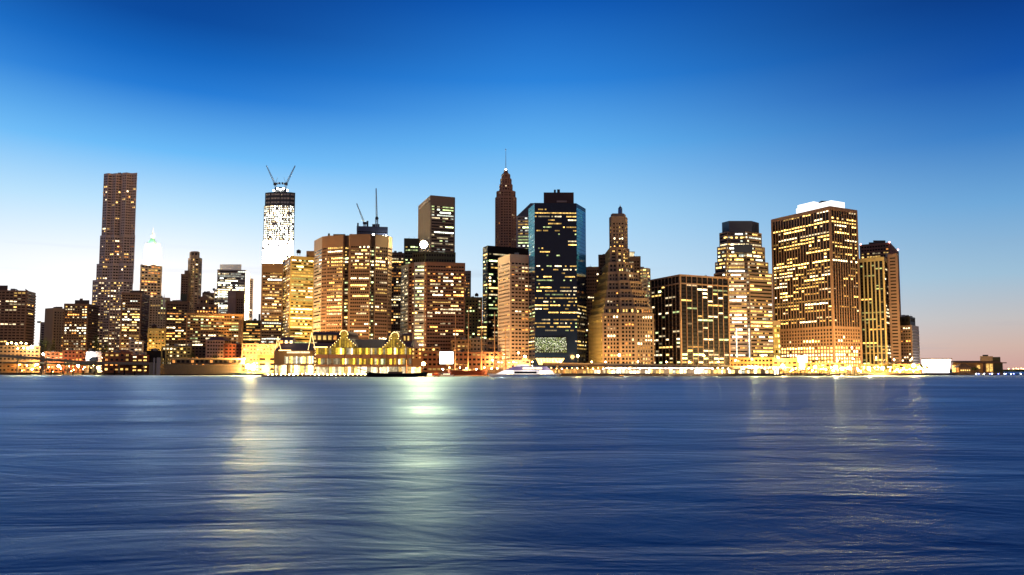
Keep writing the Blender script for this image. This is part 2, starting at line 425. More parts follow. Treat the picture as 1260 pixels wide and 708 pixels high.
# stepped classical
P1, z1 = rect(232, 274, 274, 387, 1090); P2, z2 = rect(241, 268, 268, 375.5, 1096); P3, z3 = rect(246.5, 256.5, 256.5, 367, 1100)
def gableroof(t, org):
    mb = MB(); a = at(246, 367, 1099.8); b = at(257, 367, 1099.8); c = at(251.5, 362.5, 1099.8)
    mb.prism([a[:2], b[:2], (b[0], b[1]+20), (a[0], a[1]+20)], a[2], c[2], BROWN, pts2=[(c[0]-.3, a[1]), (c[0]+.3, a[1]), (c[0]+.3, a[1]+20), (c[0]-.3, a[1]+20)])
    part(t, org, 'gable_roof', mb)
tower('courthouse', 'stepped brown classical building with a small gabled top above the orange housing', 'building',
      [(P1, z1, dict(p=.3, pal='W', bw=3.4, st=(2,), pier=1.5)), (P2, z2, dict(p=.7, pal='WO', bw=4, pier=1.8, fh=6, st=(2, 3))), (P3, z3, dict(p=.2, pier=2, fh=8))], BROWN, gableroof)
# orange housing slab with vertical window columns
def housing(t, org):
    mb = MB(); D = 968
    for (a, b) in ((241, 248.5), (253, 263), (268, 276), (280, 291), (293, 297)):
        blk(a, b, 388.2, 428, D, 3, ORANGE, mb)
    part(t, org, 'brick_pier', mb)
    mb = MB(); mt_ = lit('W', 8)
    for i in range(7):
        y0 = 388.6+i*3.25; blk(233, 239.3, y0, y0+2.6, 969, .5, mt_, mb)
    part(t, org, 'stair_window', mb, 'brightly lit white stair tower strip')
P, z = rect(230, 299, 299, 387.5, 970)
tower('apartment_building', 'long orange-brick housing slab with a glowing white stair strip at its left end', 'building',
      [(P, z, dict(fh=4.1, bw=3.1, pier=.5, sp=1.4, p=.5, pal='YYWG', st=(1, 2.2, 4), top=2.5))], ORANGE, housing)
P, z = rect(298.5, 322, 322, 395, 1010)
tower('office_building', 'low dark olive building with yellow lit bands and a chimney right of the orange housing', 'building',
      [(P, z, dict(fh=4.2, bw=4, pier=0, sp=1.8, p=.55, merge=True, run=3, pal='YYO', st=(1, 2.5)))], OLIVE,
      extras(roof_part('chimney', 318, 320.3, 386.5, 396, 1015, 4, DARKM)))
# small arcaded white building
P, z = rect(254, 275.7, 275.7, 419.5, 925)
def mans(t, org):
    mb = MB(); a, b = at(254, 419.5, 925), at(275.7, 419.5, 925); zt = zat(414.8, 925)
    mb.prism([(a[0], a[1]-1), (b[0], b[1]-1), (b[0], b[1]+22), (a[0], a[1]+22)], a[2]+.7, zt, SLATE, pts2=[(a[0]+5, a[1]+4), (b[0]-4, b[1]+4), (b[0]-4, b[1]+16), (a[0]+5, a[1]+16)])
    part(t, org, 'mansard_roof', mb)
tower('market_building', 'small pale building with rows of tall windows and a dark mansard roof', 'building', [(P, z, dict(fh=4.6, bw=3, pier=1.1, sp=1.5, p=.05, top=1.2, pal='O'))], PINK, mans)

# ---- group left of centre
# tower under construction with twin cranes
def wtc():
    D = 1520
    L = [(326.8, 6), (333, 1), (345, 0), (357, 1), (362.9, 6)]
    t1, z1 = poly([(322.6, 8), (330, 1), (343, 0), (353, 1), (359, 8)], 330, D, 50)
    t2, z2 = poly([(323.4, 8), (331, 1), (344, 0), (355, 1), (361, 8)], 296, D, 50)
    t3, z3 = poly([(325.4, 8), (332, 1), (345, 0), (356.5, 1), (362.2, 8)], 253, D, 48)
    t4, z4 = poly(L, 237, D, 48)
    hot = dict(fh=4.6, bw=3, pier=.25, sp=1.0, spp=.9, p=.93, var=0, pal='WWY', st=(250, 450), top=.5, run=9, tall=1, merge=False, cw=1)  # white panes glow in place of floodlighting, overdriven to streak the water
    cool = dict(fh=4.6, bw=2.2, pier=.4, sp=1.9, spp=.9, p=.86, var=0, pal='WCC', st=(6, 12), tall=1, top=.5, cw=1)
    dk = dict(fh=8, bw=6, pier=.8, sp=1.2, p=.05, pal='CY', st=(1,), top=2)
    def e(t, org):
        mb = MB(); x, y, z = at(345, 236.5, D+20); mb.tube((x, y, z-3), (x, y, z+8), 14, 12, DARKM, 14); part(t, org, 'core_deck', mb)
        for px, py in ((337, 235), (341.5, 233), (345, 234), (349, 233), (354, 235)):
            mb = MB(); x, y, z = at(px, py, D+4); mb.tube((x, y, z-4), (x, y, z), .3, .3, DARKM, 5); mb.ball((x, y, z+.8), 2.0, mat('work_lamp', (.8,.8,.8), var=0, emit=(1, 1, .88), es=30), 8)
            part(t, org, 'work_light', mb)
    tower('skyscraper', 'unfinished skyscraper blazing with white work lights, dark netting at its top', 'tower', [(t1, z1, hot), (t2, z2, hot), (t3, z3, cool), (t4, z4, dk, DARKM)], GREYST, e, glass=GREYST)
    for pa, pb, lab in (((338.5, 227), (327.8, 203.8), 'tower crane with its jib raised to the left on the unfinished white-lit skyscraper'), ((352, 227), (363.2, 204), 'tower crane with its jib raised to the right on the unfinished white-lit skyscraper')):
        base = at(pa[0]+(2 if pa[0] < 345 else -2), 237, D+20)
        c = thing('tower_crane', lab, 'crane', base)
        mb = MB(); cab = at(*pa, D+20); lattice(mb, base, cab, 3, .25, STEEL); part(c, base, 'mast', mb)
        mb = MB(); lattice(mb, cab, at(*pb, D+20), 3.0, .26, STEEL, 1.2); part(c, base, 'jib', mb)
        sgn = 1 if pa[0] < 345 else -1
        mb = MB(); mb.box(cab[0]-3, cab[0]+3, cab[1]-2, cab[1]+2, cab[2]-2, cab[2]+3, DARKM); part(c, base, 'cab', mb)
        mb = MB(); e1 = (cab[0]+sgn*9, cab[1], cab[2]+3); lattice(mb, cab, e1, 2.5, .35, STEEL); mb.box(min(e1[0], e1[0]+2), max(e1[0], e1[0]+2), cab[1]-2, cab[1]+2, e1[2]-3, e1[2]+1, DARKM)
        mb.tube((cab[0]+sgn*1, cab[1], cab[2]+2), (cab[0]+sgn*5, cab[1], cab[2]+15), .35, .3, STEEL, 4); part(c, base, 'counter_jib', mb)
wtc()
P, z = rect(322.8, 348.5, 348.5, 325.5, 985)
tower('office_tower', 'dark brown slab crossed by bright window strips below the unfinished skyscraper', 'tower',
      [(P, z, dict(fh=4.2, bw=3.1, pier=.4, sp=1.8, p=.55, run=3, pal='YWYC', st=(1.2, 3, 5), top=12))], DBROWN)
P, z = rect(347.5, 358, 386.5, 315.5, 960, 62)
tower('office_tower', 'ochre-banded office tower with a roof water tank left of the big brown one', 'tower',
      [(P, z, [dict(fh=4.1, bw=3, pier=0, sp=1.8, p=.4, run=2, pal='YW', M=TAN), dict(fh=4.1, bw=3, pier=0, sp=1.9, p=.6, merge=True, run=2, pal='YYGW', st=(.8, 1.6, 3.5), top=4)])], OCHRE,
      extras(lambda t, o: part(t, o, 'water_tank', (lambda mb: (tank(mb, 367.5, 313.5, 975, 3.0, 3.4), mb)[1])(MB())), roof_part('penthouse', 377, 386.5, 309, 316, 972, 14, DBROWN)))
# big faceted brown tower
D19 = 880
ll = dict(fh=4.3, bw=2.6, pier=.45, sp=1.9, spp=.3, p=.55, run=7, pal='YYWW', st=(1.2, 3, 5), top=14, cw=.8, zones=[(.84, .93, .85), (0, .3, .14), (.3, .45, .3)])
gap = dict(ll, p=.75, pal='YGW', zones=[], pier=0, M=DBROWN)
side = dict(ll, pier=0, sp=2.4, p=.2, merge=True, M=GREYST, st=(.8, 1.5), zones=[])  # grey on this left face stands in for reflected sky
P, z = poly([(387.4, 46), (397, 17), (403, 12), (422.5, 5), (424.5, 10), (430, 8), (431.5, 0), (455.5, 0), (457, 6), (461, 6), (462, 3), (477.5, 12), (482, 22)], 289, D19, 45)
tower('office_tower', 'massive faceted brown tower with long rows of lit windows behind the pier pavilion', 'tower',
      [(P, z, [side, dict(ll, p=.1, zones=[]), ll, dict(ll, p=.4), gap, ll, ll, dict(gap), gap, gap, ll, dict(ll, p=.1), ll, ll, ll])], BROWN,
      extras(roof_part('roof_box', 410, 425, 288.3, 293, 905, 16, DBROWN), roof_part('antenna_rack', 403.5, 406, 287.5, 291, 905, 3, DARKM)))
# construction tower behind
P, z = rect(439.4, 476.7, 476.7, 280, 1380)
def lamps4(t, org):
    for px in (459.5, 466, 471.5, 475):
        mb = MB(); x, y, zz = at(px, 289+(px > 463)*2, 1376); mb.ball((x, y, zz), 2.2, mat('work_lamp', (.8,.8,.8), var=0, emit=(1, 1, .88), es=30), 8); part(t, org, 'work_light', mb)
tower('office_tower', 'dark half-built tower top with white work lights behind the faceted brown tower', 'tower', [(P, z, dict(fh=5, bw=4, pier=.5, sp=1, p=.25, pal='WC', st=(2, 5), top=9, zones=[(0, .86, .0), (.93, 1, .05), (.86, .92, .8)]))], mat('blue_netting', (.07, .09, .16)),
      extras(lamps4, roof_part('corner_post', 439.4, 441.4, 274.5, 281, 1382, 3, DARKM), roof_part('core_wall', 451, 453.3, 272, 281, 1400, 5, DARKM), roof_part('core_wall', 458, 467, 276, 281, 1400, 10, DARKM)))
def crane2():
    D = 1390
    b = at(463.6, 280, D); c = thing('tower_crane', 'upright crane mast standing tall on the half-built dark tower', 'crane', b)
    mb = MB(); lattice(mb, b, at(463.5, 269, D), 4, .5, STEEL); mb.ball(at(463.7, 269, D), 3.5, DARKM, 8); part(c, b, 'cab', mb)
    mb = MB(); lattice(mb, at(463.5, 269, D), at(462.8, 232, D), 2.6, .34, STEEL, 1.2); part(c, b, 'jib', mb)
    b = at(448.5, 280, D); c = thing('tower_crane', 'smaller crane with its jib leaning left on the half-built dark tower', 'crane', b)
    mb = MB(); cb = at(448.6, 275.5, D); lattice(mb, b, cb, 3.5, .4, STEEL); mb.box(cb[0]-3, cb[0]+4, cb[1]-2, cb[1]+2, cb[2]-1, cb[2]+3, DARKM); part(c, b, 'cab', mb)
    mb = MB(); lattice(mb, cb, at(438.8, 250.5, D), 2.6, .3, STEEL, 1.2); part(c, b, 'jib', mb)
crane2()
P, z = rect(481, 497.5, 497.5, 312, 1080)
tower('office_tower', 'dark block with rooftop machinery squeezed right of the faceted brown tower', 'tower', [(P, z, dict(fh=4.3, bw=3.2, pier=.9, sp=1.6, p=.5, pal='WYO', top=3, st=(1, 3)))], DBROWN,
      extras(roof_part('roof_unit', 485, 488, 309, 313, 1090, 5, DARKM), roof_part('roof_unit', 490, 495, 310, 313, 1090, 6, DARKM)))
# 28-storey+ pale tower with striped front
P, z = rect(515.6, 530.3, 559, 241, 1080, 69)
tower('office_tower', 'tall pale brown slab with a blank top band and a narrow ribbed side', 'tower',
      [(P, z, [dict(fh=4.4, bw=5, pier=2.6, pp=1, sp=.8, p=.12, pal='YW', top=6, st=(1, 2)), dict(fh=4.3, bw=4, pier=0, sp=2.0, p=.22, merge=True, run=2.5, pal='WCG', st=(.5, 1.2, 3), top=15, zones=[(.92, 1, .7), (.2, .3, .5)])])], mat('umber_stone', (.27, .20, .14)))
# brown block with floodlight
P1, z1 = rect(497.8, 515.5, 515.5, 294.4, 985)
tower('office_tower', 'dark green-black tower top with one lit corner behind the floodlight', 'tower', [(P1, z1, dict(p=.4, pal='GY', top=10, fh=4.4, zones=[(.95, 1, .95)]))], OLIVE)
D23 = 900
P, z = poly([(494, 40), (503, 18), (507.8, 14)], 324.5, D23, 50)
sA = dict(fh=4.5, bw=3.2, pier=0, sp=2.4, p=.3, merge=True, M=GREYST, pal='W', st=(.8, 1.5))
Pf, zf = poly([(494, 40), (503, 14), (507.8, 10), (510, 5), (523, 2), (525, 0), (571.8, 10)], 323, D23, 50)
fb = dict(fh=4.4, bw=3.2, pier=.4, sp=2.2, spp=.5, p=.4, run=2.6, pal='YWWO', st=(1, 3, 5), top=4, zones=[(0, .25, .10), (.25, .5, .25)])
Pt, zt = poly([(507.8, 24), (523, 16), (560, 22)], 310.5, D23, 30)
def flood(t, org): pass
tower('office_tower', 'wide reddish-brown tower with a dark rooftop box carrying the glaring floodlight', 'tower',
      [(Pf, zf, [sA, dict(fb, p=.1), fb, dict(fb, p=.8, merge=True, pier=0, pal='YGW', M=GREYST, zones=[(0, .3, .4)]), fb, fb, fb]), (Pt, zt, dict(p=0, fh=6, sp=1, top=2, pal='G', spp=.3), OLIVE)], RBROWN)
bl = at(521.6, 301.5, 911)
c = thing('floodlight', 'glaring white-green floodlight on the dark rooftop box of the reddish-brown tower', 'lamp', (bl[0], bl[1], zt))
mb = MB(); mb.tube((bl[0], bl[1], zt), (bl[0], bl[1], bl[2]-2), .5, .4, DARKM); part(c, c.location, 'pole', mb)
mb = MB(); mb.tube((bl[0], bl[1]+1.5, bl[2]), (bl[0], bl[1]-1.5, bl[2]), 4.0, 4.7, DARKM, 24); part(c, c.location, 'housing', mb)
mb = MB(); mb.tube((bl[0], bl[1]-1.52, bl[2]), (bl[0], bl[1]-1.7, bl[2]), 4.5, 4.4, mat('floodlight_glow', (.9,.9,.9), var=0, emit=(1, .84, .38), es=2300), 18); part(c, c.location, 'lamp', mb)
P, z = rect(570, 579, 579, 334, 1040)
tower('apartment_building', 'narrow yellow-lit block peeking out right of the reddish-brown tower', 'building', [(P, z, dict(fh=4.2, p=.55, pal='YO', st=(1, 2), pier=1.2))], TAN,)
P, z = rect(572.5, 593, 593, 366.5, 1000)
P2, z2 = rect(585, 596, 596, 372, 990)
tower('apartment_building', 'cream-yellow old block with punched windows below the gap of sky', 'building', [(P, z, dict(fh=4.4, bw=3.8, pier=1.9, sp=2, p=.4, pal='YGW', st=(1, 3)))], OCHRE,
      lambda t, o: part(t, o, 'water_tank', (lambda mb: (tank(mb, 586.5, 366.5, 1006, 2.6, 3), mb)[1])(MB())))
P, z = rect(586, 600, 600, 398, 930)
tower('office_building', 'lower yellow-lit block at the foot of the dark ribbon-windowed tower', 'building', [(P, z, dict(fh=4.4, bw=3.8, pier=.8, sp=1.6, p=.6, pal='YG', st=(1, 3)))], OLIVE)
P, z = rect(594.8, 600.5, 651, 303, 930, 65)
tower('office_tower', 'dark flat-topped tower with a white lit line under its black crown', 'tower',
      [(P, z, [dict(fh=4.4, bw=3, pier=0, sp=1.6, p=.35, merge=True, pal='GY', top=9, spm=OLIVE, st=(.8, 2), zones=[(.965, 1, .995), (.62, .66, .99)]), dict(fh=4.4, bw=3, pier=0, sp=1.6, p=.5, merge=True, run=3, pal='YGW', top=9, st=(.6, 1.2, 3), zones=[(.965, 1, .995), (.62, .66, .99), (.10, .14, .99)])])], BLACK)
P, z = rect(614, 628, 650.8, 313.5, 830, 66)
gr = dict(fh=4.15, bw=3.9, pier=1.0, pp=.9, sp=1.35, spp=.8, p=.16, pal='YYWO', st=(1, 2, 4.5), top=9, cw=1.2, zones=[(.86, .96, .65), (0, .1, .7)])
tower('office_tower', 'pinkish grid-fronted tower with a bare top band beside the navy glass tower', 'tower',
      [(P, z, [dict(gr, M=mat('pale_pink_stone', (.50, .38, .32))), gr])], PINK)
# art deco spire tower
def pine():
    D = 1060
    Ps = []
    for (a, b, y, st) in ((610.3, 634.7, 242, 1), (611.8, 633.4, 234.5, 1), (615.4, 629.8, 226, 1), (616.6, 628.6, 219, 1), (618, 627, 213.5, 2)):
        m_ = (a+b)/2; w = (b-a)/2
        P, z = poly([(a, 8), (m_-w*.55, 1), (m_-w*.25, 0), (m_+w*.25, 0), (m_+w*.55, 1), (b, 8)], y, D+ (610-a)*-1.2, 24)
        Ps.append((P, z, dict(fh=4, bw=2.8, pier=1.4, pp=.9, sp=1.2, p=.10 if st == 1 else .3, pal='OYW', st=(.8, 1.8), top=2.2, cw=1)))
    def e(t, org):
        x, y, z = at(622.4, 213.6, D+16); mb = MB()
        mb.tube((x, y, z-1), (x, y, z+5), 4.2, 2.6, RBROWN, 10); mb.tube((x, y, z+5), (x, y, zat(207, D+16)), 2.3, .6, RBROWN, 10); part(t, org, 'crown', mb)
        mb = MB(); mb.ball(at(622.4, 209, D+14), 1.5, mat('beacon', (.9,.9,.9), var=0, emit=(1, .85, .7), es=12), 8); part(t, org, 'beacon_light', mb)
        mb = MB(); mb.tube((x, y, zat(208, D+16)), (x, y, zat(184, D+16)), .55, .25, STEEL, 6); mb.ball(at(622.3, 184, D+16), .9, WHITE, 6); part(t, org, 'mast', mb)
    tower('skyscraper', 'slim red-brown art deco tower tapering to a pointed crown with a needle mast', 'tower', Ps, mat('warm_art_deco_brick', (.36, .20, .13)), e)
pine()
# gabled glass tower
def wall60():
    D = 980
    P, z = rect(635.6, 662, 662, 267, D)
    def e(t, org):
        mb = MB(); a = at(635.6, 267, D); b = at(662, 267, D); zt = zat(249.5, D)
        mb.prism([(a[0], a[1]), (b[0], b[1]), (b[0], b[1]+30), (a[0], a[1]+30)], a[2]+.6, zt, mat('dark_slate_roof', (.07, .08, .11), .5), pts2=[(a[0]+19, a[1]+3), (b[0], b[1]+3), (b[0], b[1]+27), (a[0]+19, a[1]+27)])
        part(t, org, 'sloped_roof', mb)
    tower('office_tower', 'banded green-white glass tower with a sloping roof peeking out left of the navy tower', 'tower',
          [(P, z, [dict(fh=4.2, bw=3, pier=0, sp=1.2, p=.75, merge=True, run=4, pal='GCY', st=(.8, 1.6, 3.5), top=1, cw=2)])], GREYST, e)
wall60()
# navy octagonal glass tower
def navy():
    D = 810
    fr = dict(fh=4.0, bw=1.9, pier=0, sp=2.5, spp=.06, p=.36, merge=True, run=5, pal='YYYGW', st=(.5, 1.2, 2.6), top=6, topout=.12, cw=0, M=NAVY, zones=[(.94, .97, .8), (.75, .93, .12), (.19, .24, .0), (0, .18, .0)])
    ch = dict(fr, p=.02, zones=[(.94, .96, .3)])
    chl = dict(fr, p=.6, M=NAVY, zones=[(.42, 1, 0.0), (0, .14, 0)])
    P, z = poly([(650.5, 26), (658, 0), (709, 2), (720.4, 30)], 250.5, D, 52)
    def e(t, org):
        # LED mural screen, gold lobby
        rg = random.Random(3); D2 = D-1.2
        mb = blk(657.8, 697.5, 415, 434.5, D-.8, 1.5, BLACK)
        part(t, org, 'mural_panel', mb)
        mb = MB(); mts = [lit('G', .35), lit('G', .7), lit('C', 1.2), mat('mural_green', (.10, .22, .10), var=0)]
        for i in range(46):
            for j in range(16):
                if rg.random() < (.42 if j > 12 else .72):
                    px = 658.3+i*.845; py = 415.6+j*1.15
                    a = at(px, py, D-.95); b = at(px+.62+rg.random()*.2, py+.85, D-.95)
                    mb.face([(a[0], a[1], b[2]), (b[0], b[1], b[2]), (b[0], b[1], a[2]), (a[0], a[1], a[2])], rg.choice(mts))
        tag(part(t, org, 'mural_light', mb), kind='stuff')
        mb = MB(); g = lit('Y', 4.5); a = at(659, 441, D-1); b = at(695, 441, D-1); c_ = at(690, 449, D-1); d_ = at(663, 449, D-1)
        for k in range(9):
            s0, s1 = k/9+.008, (k+1)/9-.008
            top = lambda s_: (a[0]+(b[0]-a[0])*s_, a[1], a[2]); bt = lambda s_: (d_[0]+(c_[0]-d_[0])*s_, a[1], d_[2])
            mb.face([bt(s0), bt(s1), top(s1), top(s0)], g)
        part(t, org, 'lobby_window', mb)
        for (p0, p1, y0, y1, m_, nm) in ((669, 706, 237, 251, mat('dark_plum_box', (.045, .022, .03), .5), 'penthouse'), (681.5, 684, 233.6, 237.5, DARKM, 'roof_vent'), (685.5, 689, 233.2, 237.5, DARKM, 'roof_vent')):
            dd = D+14+(0 if nm == 'penthouse' else 4)
            part(t, org, nm, blk(p0, p1, y0, y1, dd, 24 if nm == 'penthouse' else 4, m_))
        part(t, org, 'louvre', blk(685, 697.5, 247, 249.3, D+13, 2, MAUVE))
    tg = thing
    rg = random.Random(11)
    tower('office_tower', 'dark navy glass octagonal tower with blue corner facets and a speckled mural near its base', 'tower',
          [(P, z, [chl, fr, chl, fr, fr])], NAVY, e, glass=NAVY)
navy()
# navy tower's corner facets, blue sky reflection put into their colour
def facets():
    t = [o for o in COL.objects if o.get('label', '').startswith('dark navy glass octagonal')][0]
    org = tuple(t.location); D = 810; z = zat(250.5, D)
    for a, b, yb in ((650.5, 658, 333), (709, 720.4, 337)):
        d0, d1 = (26, 0) if a < 660 else (2, 30)
        P0 = Vector((xat(a, D+d0, z), D+d0, 0)); P1 = Vector((xat(b, D+d1, z), D+d1, 0)); u = (P1-P0).normalized(); n = Vector((u.y, -u.x, 0))
        zb = zat(yb, D); mb = MB(); nf = int((z-zb)/4.2)
        for f in range(nf):
            za, zc = zb+f*4.2, zb+f*4.2+3.9; o = n*.25
            q = [P0+o, P1+o]; mb.face([(q[0].x, q[0].y, za), (q[1].x, q[1].y, za), (q[1].x, q[1].y, zc), (q[0].x, q[0].y, zc)], SKYREFL)
        part(t, org, 'corner_facet', mb, 'bright blue reflective corner facet')
facets()
P, z = rect(719, 738, 738, 329, 960)
tower('office_tower', 'dark narrow block in the shadow between the navy tower and the stepped one', 'tower', [(P, z, dict(fh=4.3, p=.18, top=4, pal='YW'))], DBROWN)
# stepped "wedding cake" tower
def cake():
    D = 800; b = [(725.0, 741.5, 803.6, 386, 0), (727.5, 743.5, 801.8, 378, 3), (729.5, 745, 797, 367, 6), (731.5, 746.5, 793.6, 357, 9), (735, 748, 788.6, 346, 12), (736.5, 748.5, 785.2, 335, 15), (741.5, 749, 779.2, 323, 18), (745.3, 751, 773.5, 305, 21)]
    T = []
    for i, (pl, pc, pr, y, d) in enumerate(b):
        h = zat(y, D+d); cc = (pc+pr)/2; w = (pr-pc)/2
        P, z = poly([(pl, d+44), (pc, d), (cc-w*.32, d), (cc-w*.30, d-3), (cc+w*.30, d-3), (cc+w*.32, d), (pr, d+9)], y, D, 46-d)
        st = dict(tall=1, fh=4.1, bw=3.3, pier=1.45, pp=.7, sp=1.8, spp=.45, p=.13, run=3, pal='YYWO', st=(1, 2, 4), top=2.2, topout=.9, cw=1.4)
        if i == 0: st.update(zones=[(.30, .335, .9), (.37, .40, .5), (0, .06, .6)])
        if i in (1, 2): st.update(zones=[(.0, .5, .45)])
        T.append((P, z, [dict(st, M=mat('olive_stone', (.30, .25, .11))), st, st, st, st, st, st, st, st]))
    P, z = poly([(750.3, 34), (752.5, 26), (768.8, 26), (771.4, 36)], 267, D, 18)
    tw = dict(fh=4.3, bw=3.4, pier=1.7, pp=.6, sp=1.8, p=.3, pal='YWO', st=(1, 3), top=7, cw=1.6, zones=[(.86, 1, .02)])
    T.append((P, z, tw)); P, z = poly([(751.5, 35), (753.5, 28), (767.6, 28), (770, 37)], 262.8, D, 16); T.append((P, z, None))
    def e(t, org):
        x, y, z_ = at(763.2, 262.8, D+36); mb = MB()
        mb.tube((x, y, z_-.5), (x, y, z_+6), 2.6, 2.4, mat('blue_lit_cupola', (.10, .20, .42)), 10); mb.tube((x, y, z_+6), (x, y, z_+8.6), 2.5, .3, DARKM, 10); mb.tube((x, y, z_+8), (x, y, z_+10.5), .3, .2, WHITE, 5)
        part(t, org, 'cupola', mb)
    tower('skyscraper', 'tan stone tower stepping inward like a wedding cake to a small blue cupola', 'tower', T, mat('weathered_tan_stone', (.30, .22, .15)), e)
cake()
P, z = rect(736.8, 747, 747, 314, 905)
tower('office_tower', 'dark shoulder block behind the upper left steps of the tan stepped tower', 'tower', [(P, z, dict(p=.02))], DBROWN)
P, z = rect(772, 787.6, 787.6, 316, 960)
tower('office_tower', 'dark tower with a lit white rooftop box behind the tan stepped tower', 'tower', [(P, z, dict(p=.08, fh=4.3, pier=1, top=6))], DBROWN,
      lambda t, o: part(t, o, 'lit_penthouse', (lambda mb: (blk(773, 780, 310.5, 316.5, 966, 10, lit('W', 1), mb), blk(772.6, 781, 309.8, 310.6, 965, 12, GREYST, mb), mb)[2])(MB())))
t1, z1 = poly([(787.8, 6), (790, 1), (796, 0), (799.6, 6)], 330.5, 990, 20)
def lattskin(t, org):
    mb = MB()
    for k in range(9):
        y0 = 336+k*5
        for a, b in (((788.5, y0+5), (799, y0)), ((788.5, y0), (799, y0+5))):
            mb.tube(at(*a, 989), at(*b, 989), .35, .35, WHITE, 4)
    part(t, org, 'cross_bracing', mb)
tower('office_tower', 'small round-cornered glass tower with diagonal bracing left of the black ribbed block', 'tower', [(t1, z1, dict(fh=4.4, bw=3, pier=0, sp=1.4, p=.3, merge=True, pal='YG', st=(1, 3), top=1, zones=[(.9, 1, .9)]))], GREYST, lattskin)
# black ribbed block
P, z = rect(801, 836.6, 895.8, 338.5, 810, 65)
rb = dict(fh=4.4, bw=7.2, pier=.6, pp=.8, sp=1.2, spp=.2, spm=BLACK, p=.24, merge=True, run=1.4, pal='YWGW', st=(1, 2, 4), top=1.2, topout=1.1, cw=1.0, zones=[(.93, 1, 0), (.10, .13, .9), (.03, .06, .9), (.15, .18, .5), (.6, .64, .5)])
def ledge(t, org):
    mb = MB(); z_ = zat(349.5, 815)
    for i in (0, 1):
        a, b = P[i], P[i+1]; dx, dy = b[0]-a[0], b[1]-a[1]; L = math.hypot(dx, dy); n = (dy/L, -dx/L)
        c4 = [(a[0]+n[0]*1.45, a[1]+n[1]*1.45), (b[0]+n[0]*1.45, b[1]+n[1]*1.45), (b[0], b[1]), (a[0], a[1])]
        mb.prism(c4, z_-.7, z_+.7, BRONZE)
    part(t, org, 'ledge', mb)
tower('office_building', 'black glass block striped by thin bronze vertical ribs', 'building', [(P, z, [dict(rb, bw=6.4), rb])], BRONZE, ledge)
# stepped modern tower
def stepped():
    D = 900; dg = mat('blue_black_glass', (.02, .03, .065), .12, var=0, spec=.6)
    f = dict(fh=4.5, bw=3, pier=0, sp=2.3, spp=.5, p=.5, merge=True, run=4, pal='YYWC', st=(1, 2.4, 5), top=1.2, cw=.5)
    T = []
    rows = [(879, 949.2, 336, 0, dict(f, zones=[(.03, .10, .1), (.0, .03, 0), (.4, .5, .7)])), (880.5, 944.6, 322, 5, f), (883, 940.4, 303, 10, dict(f, p=.9, zones=[(0, .5, .97)])), (885.8, 936.4, 285.5, 15, dict(f, p=.4, zones=[(0, .35, .97)]))]
    for (a, b, y, d, st) in rows:
        w = b-a
        P, z = poly([(a, d+14), (a+w*.19, d+2), (a+w*.24, d+6), (a+w*.56, d+6), (a+w*.61, d+2), (b, d+16)], y, D, 45-d)
        T.append((P, z, [st, st, dict(st, p=.6, M=MAUVE, pal='WCY', sp=1.4), st, st, st, st, st]))
    P, z = poly([(888.3, 30), (897, 19), (925, 19), (933.8, 32)], 272, D, 26)
    T.append((P, z, ['glass']*6, None, dg))
    def e(t, org):
        part(t, org, 'dark_glass_bay', blk(903, 926, 301, 311, 893, 30, dg))
        for px in (906.5, 922):
            mb = MB(); blk(px-.7, px+.7, 404, 440.5, 899, 1.5, lit('C', 1.5), mb); part(t, org, 'lit_pilaster', mb)
    tower('office_tower', 'tower stepping in near the top to a dark navy glass crown, ringed by bright bands', 'tower', T, mat('grey_brown_panel', (.19, .14, .12)), e)
stepped()
P, z = rect(896.5, 952, 952, 440.5, 862)
tower('office_building', 'low orange-lit stone podium under the dark-crowned stepped tower', 'building', [(P, z, dict(fh=4.6, bw=4, pier=1.4, sp=1.8, p=.08, top=2))], ORANGE)
# leaning lattice block
def lean():
    D = 930; za, zt = zat(441, D), zat(396, D)
    b0, b1 = xat(950, D, za), xat(983, D, za); t0, t1 = xat(949, D, zt), xat(969, D, zt)
    org = ((b0+b1)/2, D, LAND_Z); t = thing('office_building', 'small leaning block with a slanted right edge and diagonal lattice of yellow windows', 'building', org)
    mb = MB(); mb.prism([(b0, D), (b1, D), (b1, D+30), (b0, D+30)], LAND_Z, zt, OCHRE, pts2=[(t0, D), (t1, D), (t1, D+30), (t0, D+30)]); mb.prism([(t0-.5, D-.6), (t1+.5, D-.6), (t1+.5, D+30), (t0-.5, D+30)], zt-5, zt+1.2, TAN)
    part(t, org, 'wall', mb); rg = random.Random(5); n = 0
    for r in range(9):
        s0 = (r+.3)/9.6+.04; s1 = (r+.85)/9.6+.04
        for c_ in range(7):
            if rg.random() < .12: continue
            def p(u, s_): return (b0+(t0-b0)*s_ + u*((b1-b0)+((t1-t0)-(b1-b0))*s_), D-.12, LAND_Z+(zt-LAND_Z)*s_)
            mb = MB(); u0, u1 = (c_+.2)/7, (c_+.8)/7
            mb.face([p(u0, s0), p(u1, s0), p(u1, s1), p(u0, s1)], lit(rg.choice('YYG'), rg.choice((1, 2.2))) if rg.random() < .8 else GLASS); part(t, org, 'window', mb)
lean()
P, z = rect(951, 981, 981, 441.5, 850)
tower('office_building', 'low orange-lit building at the foot of the leaning lattice block', 'building', [(P, z, dict(fh=5, bw=5, pier=2.4, sp=2, p=.1))], ORANGE)
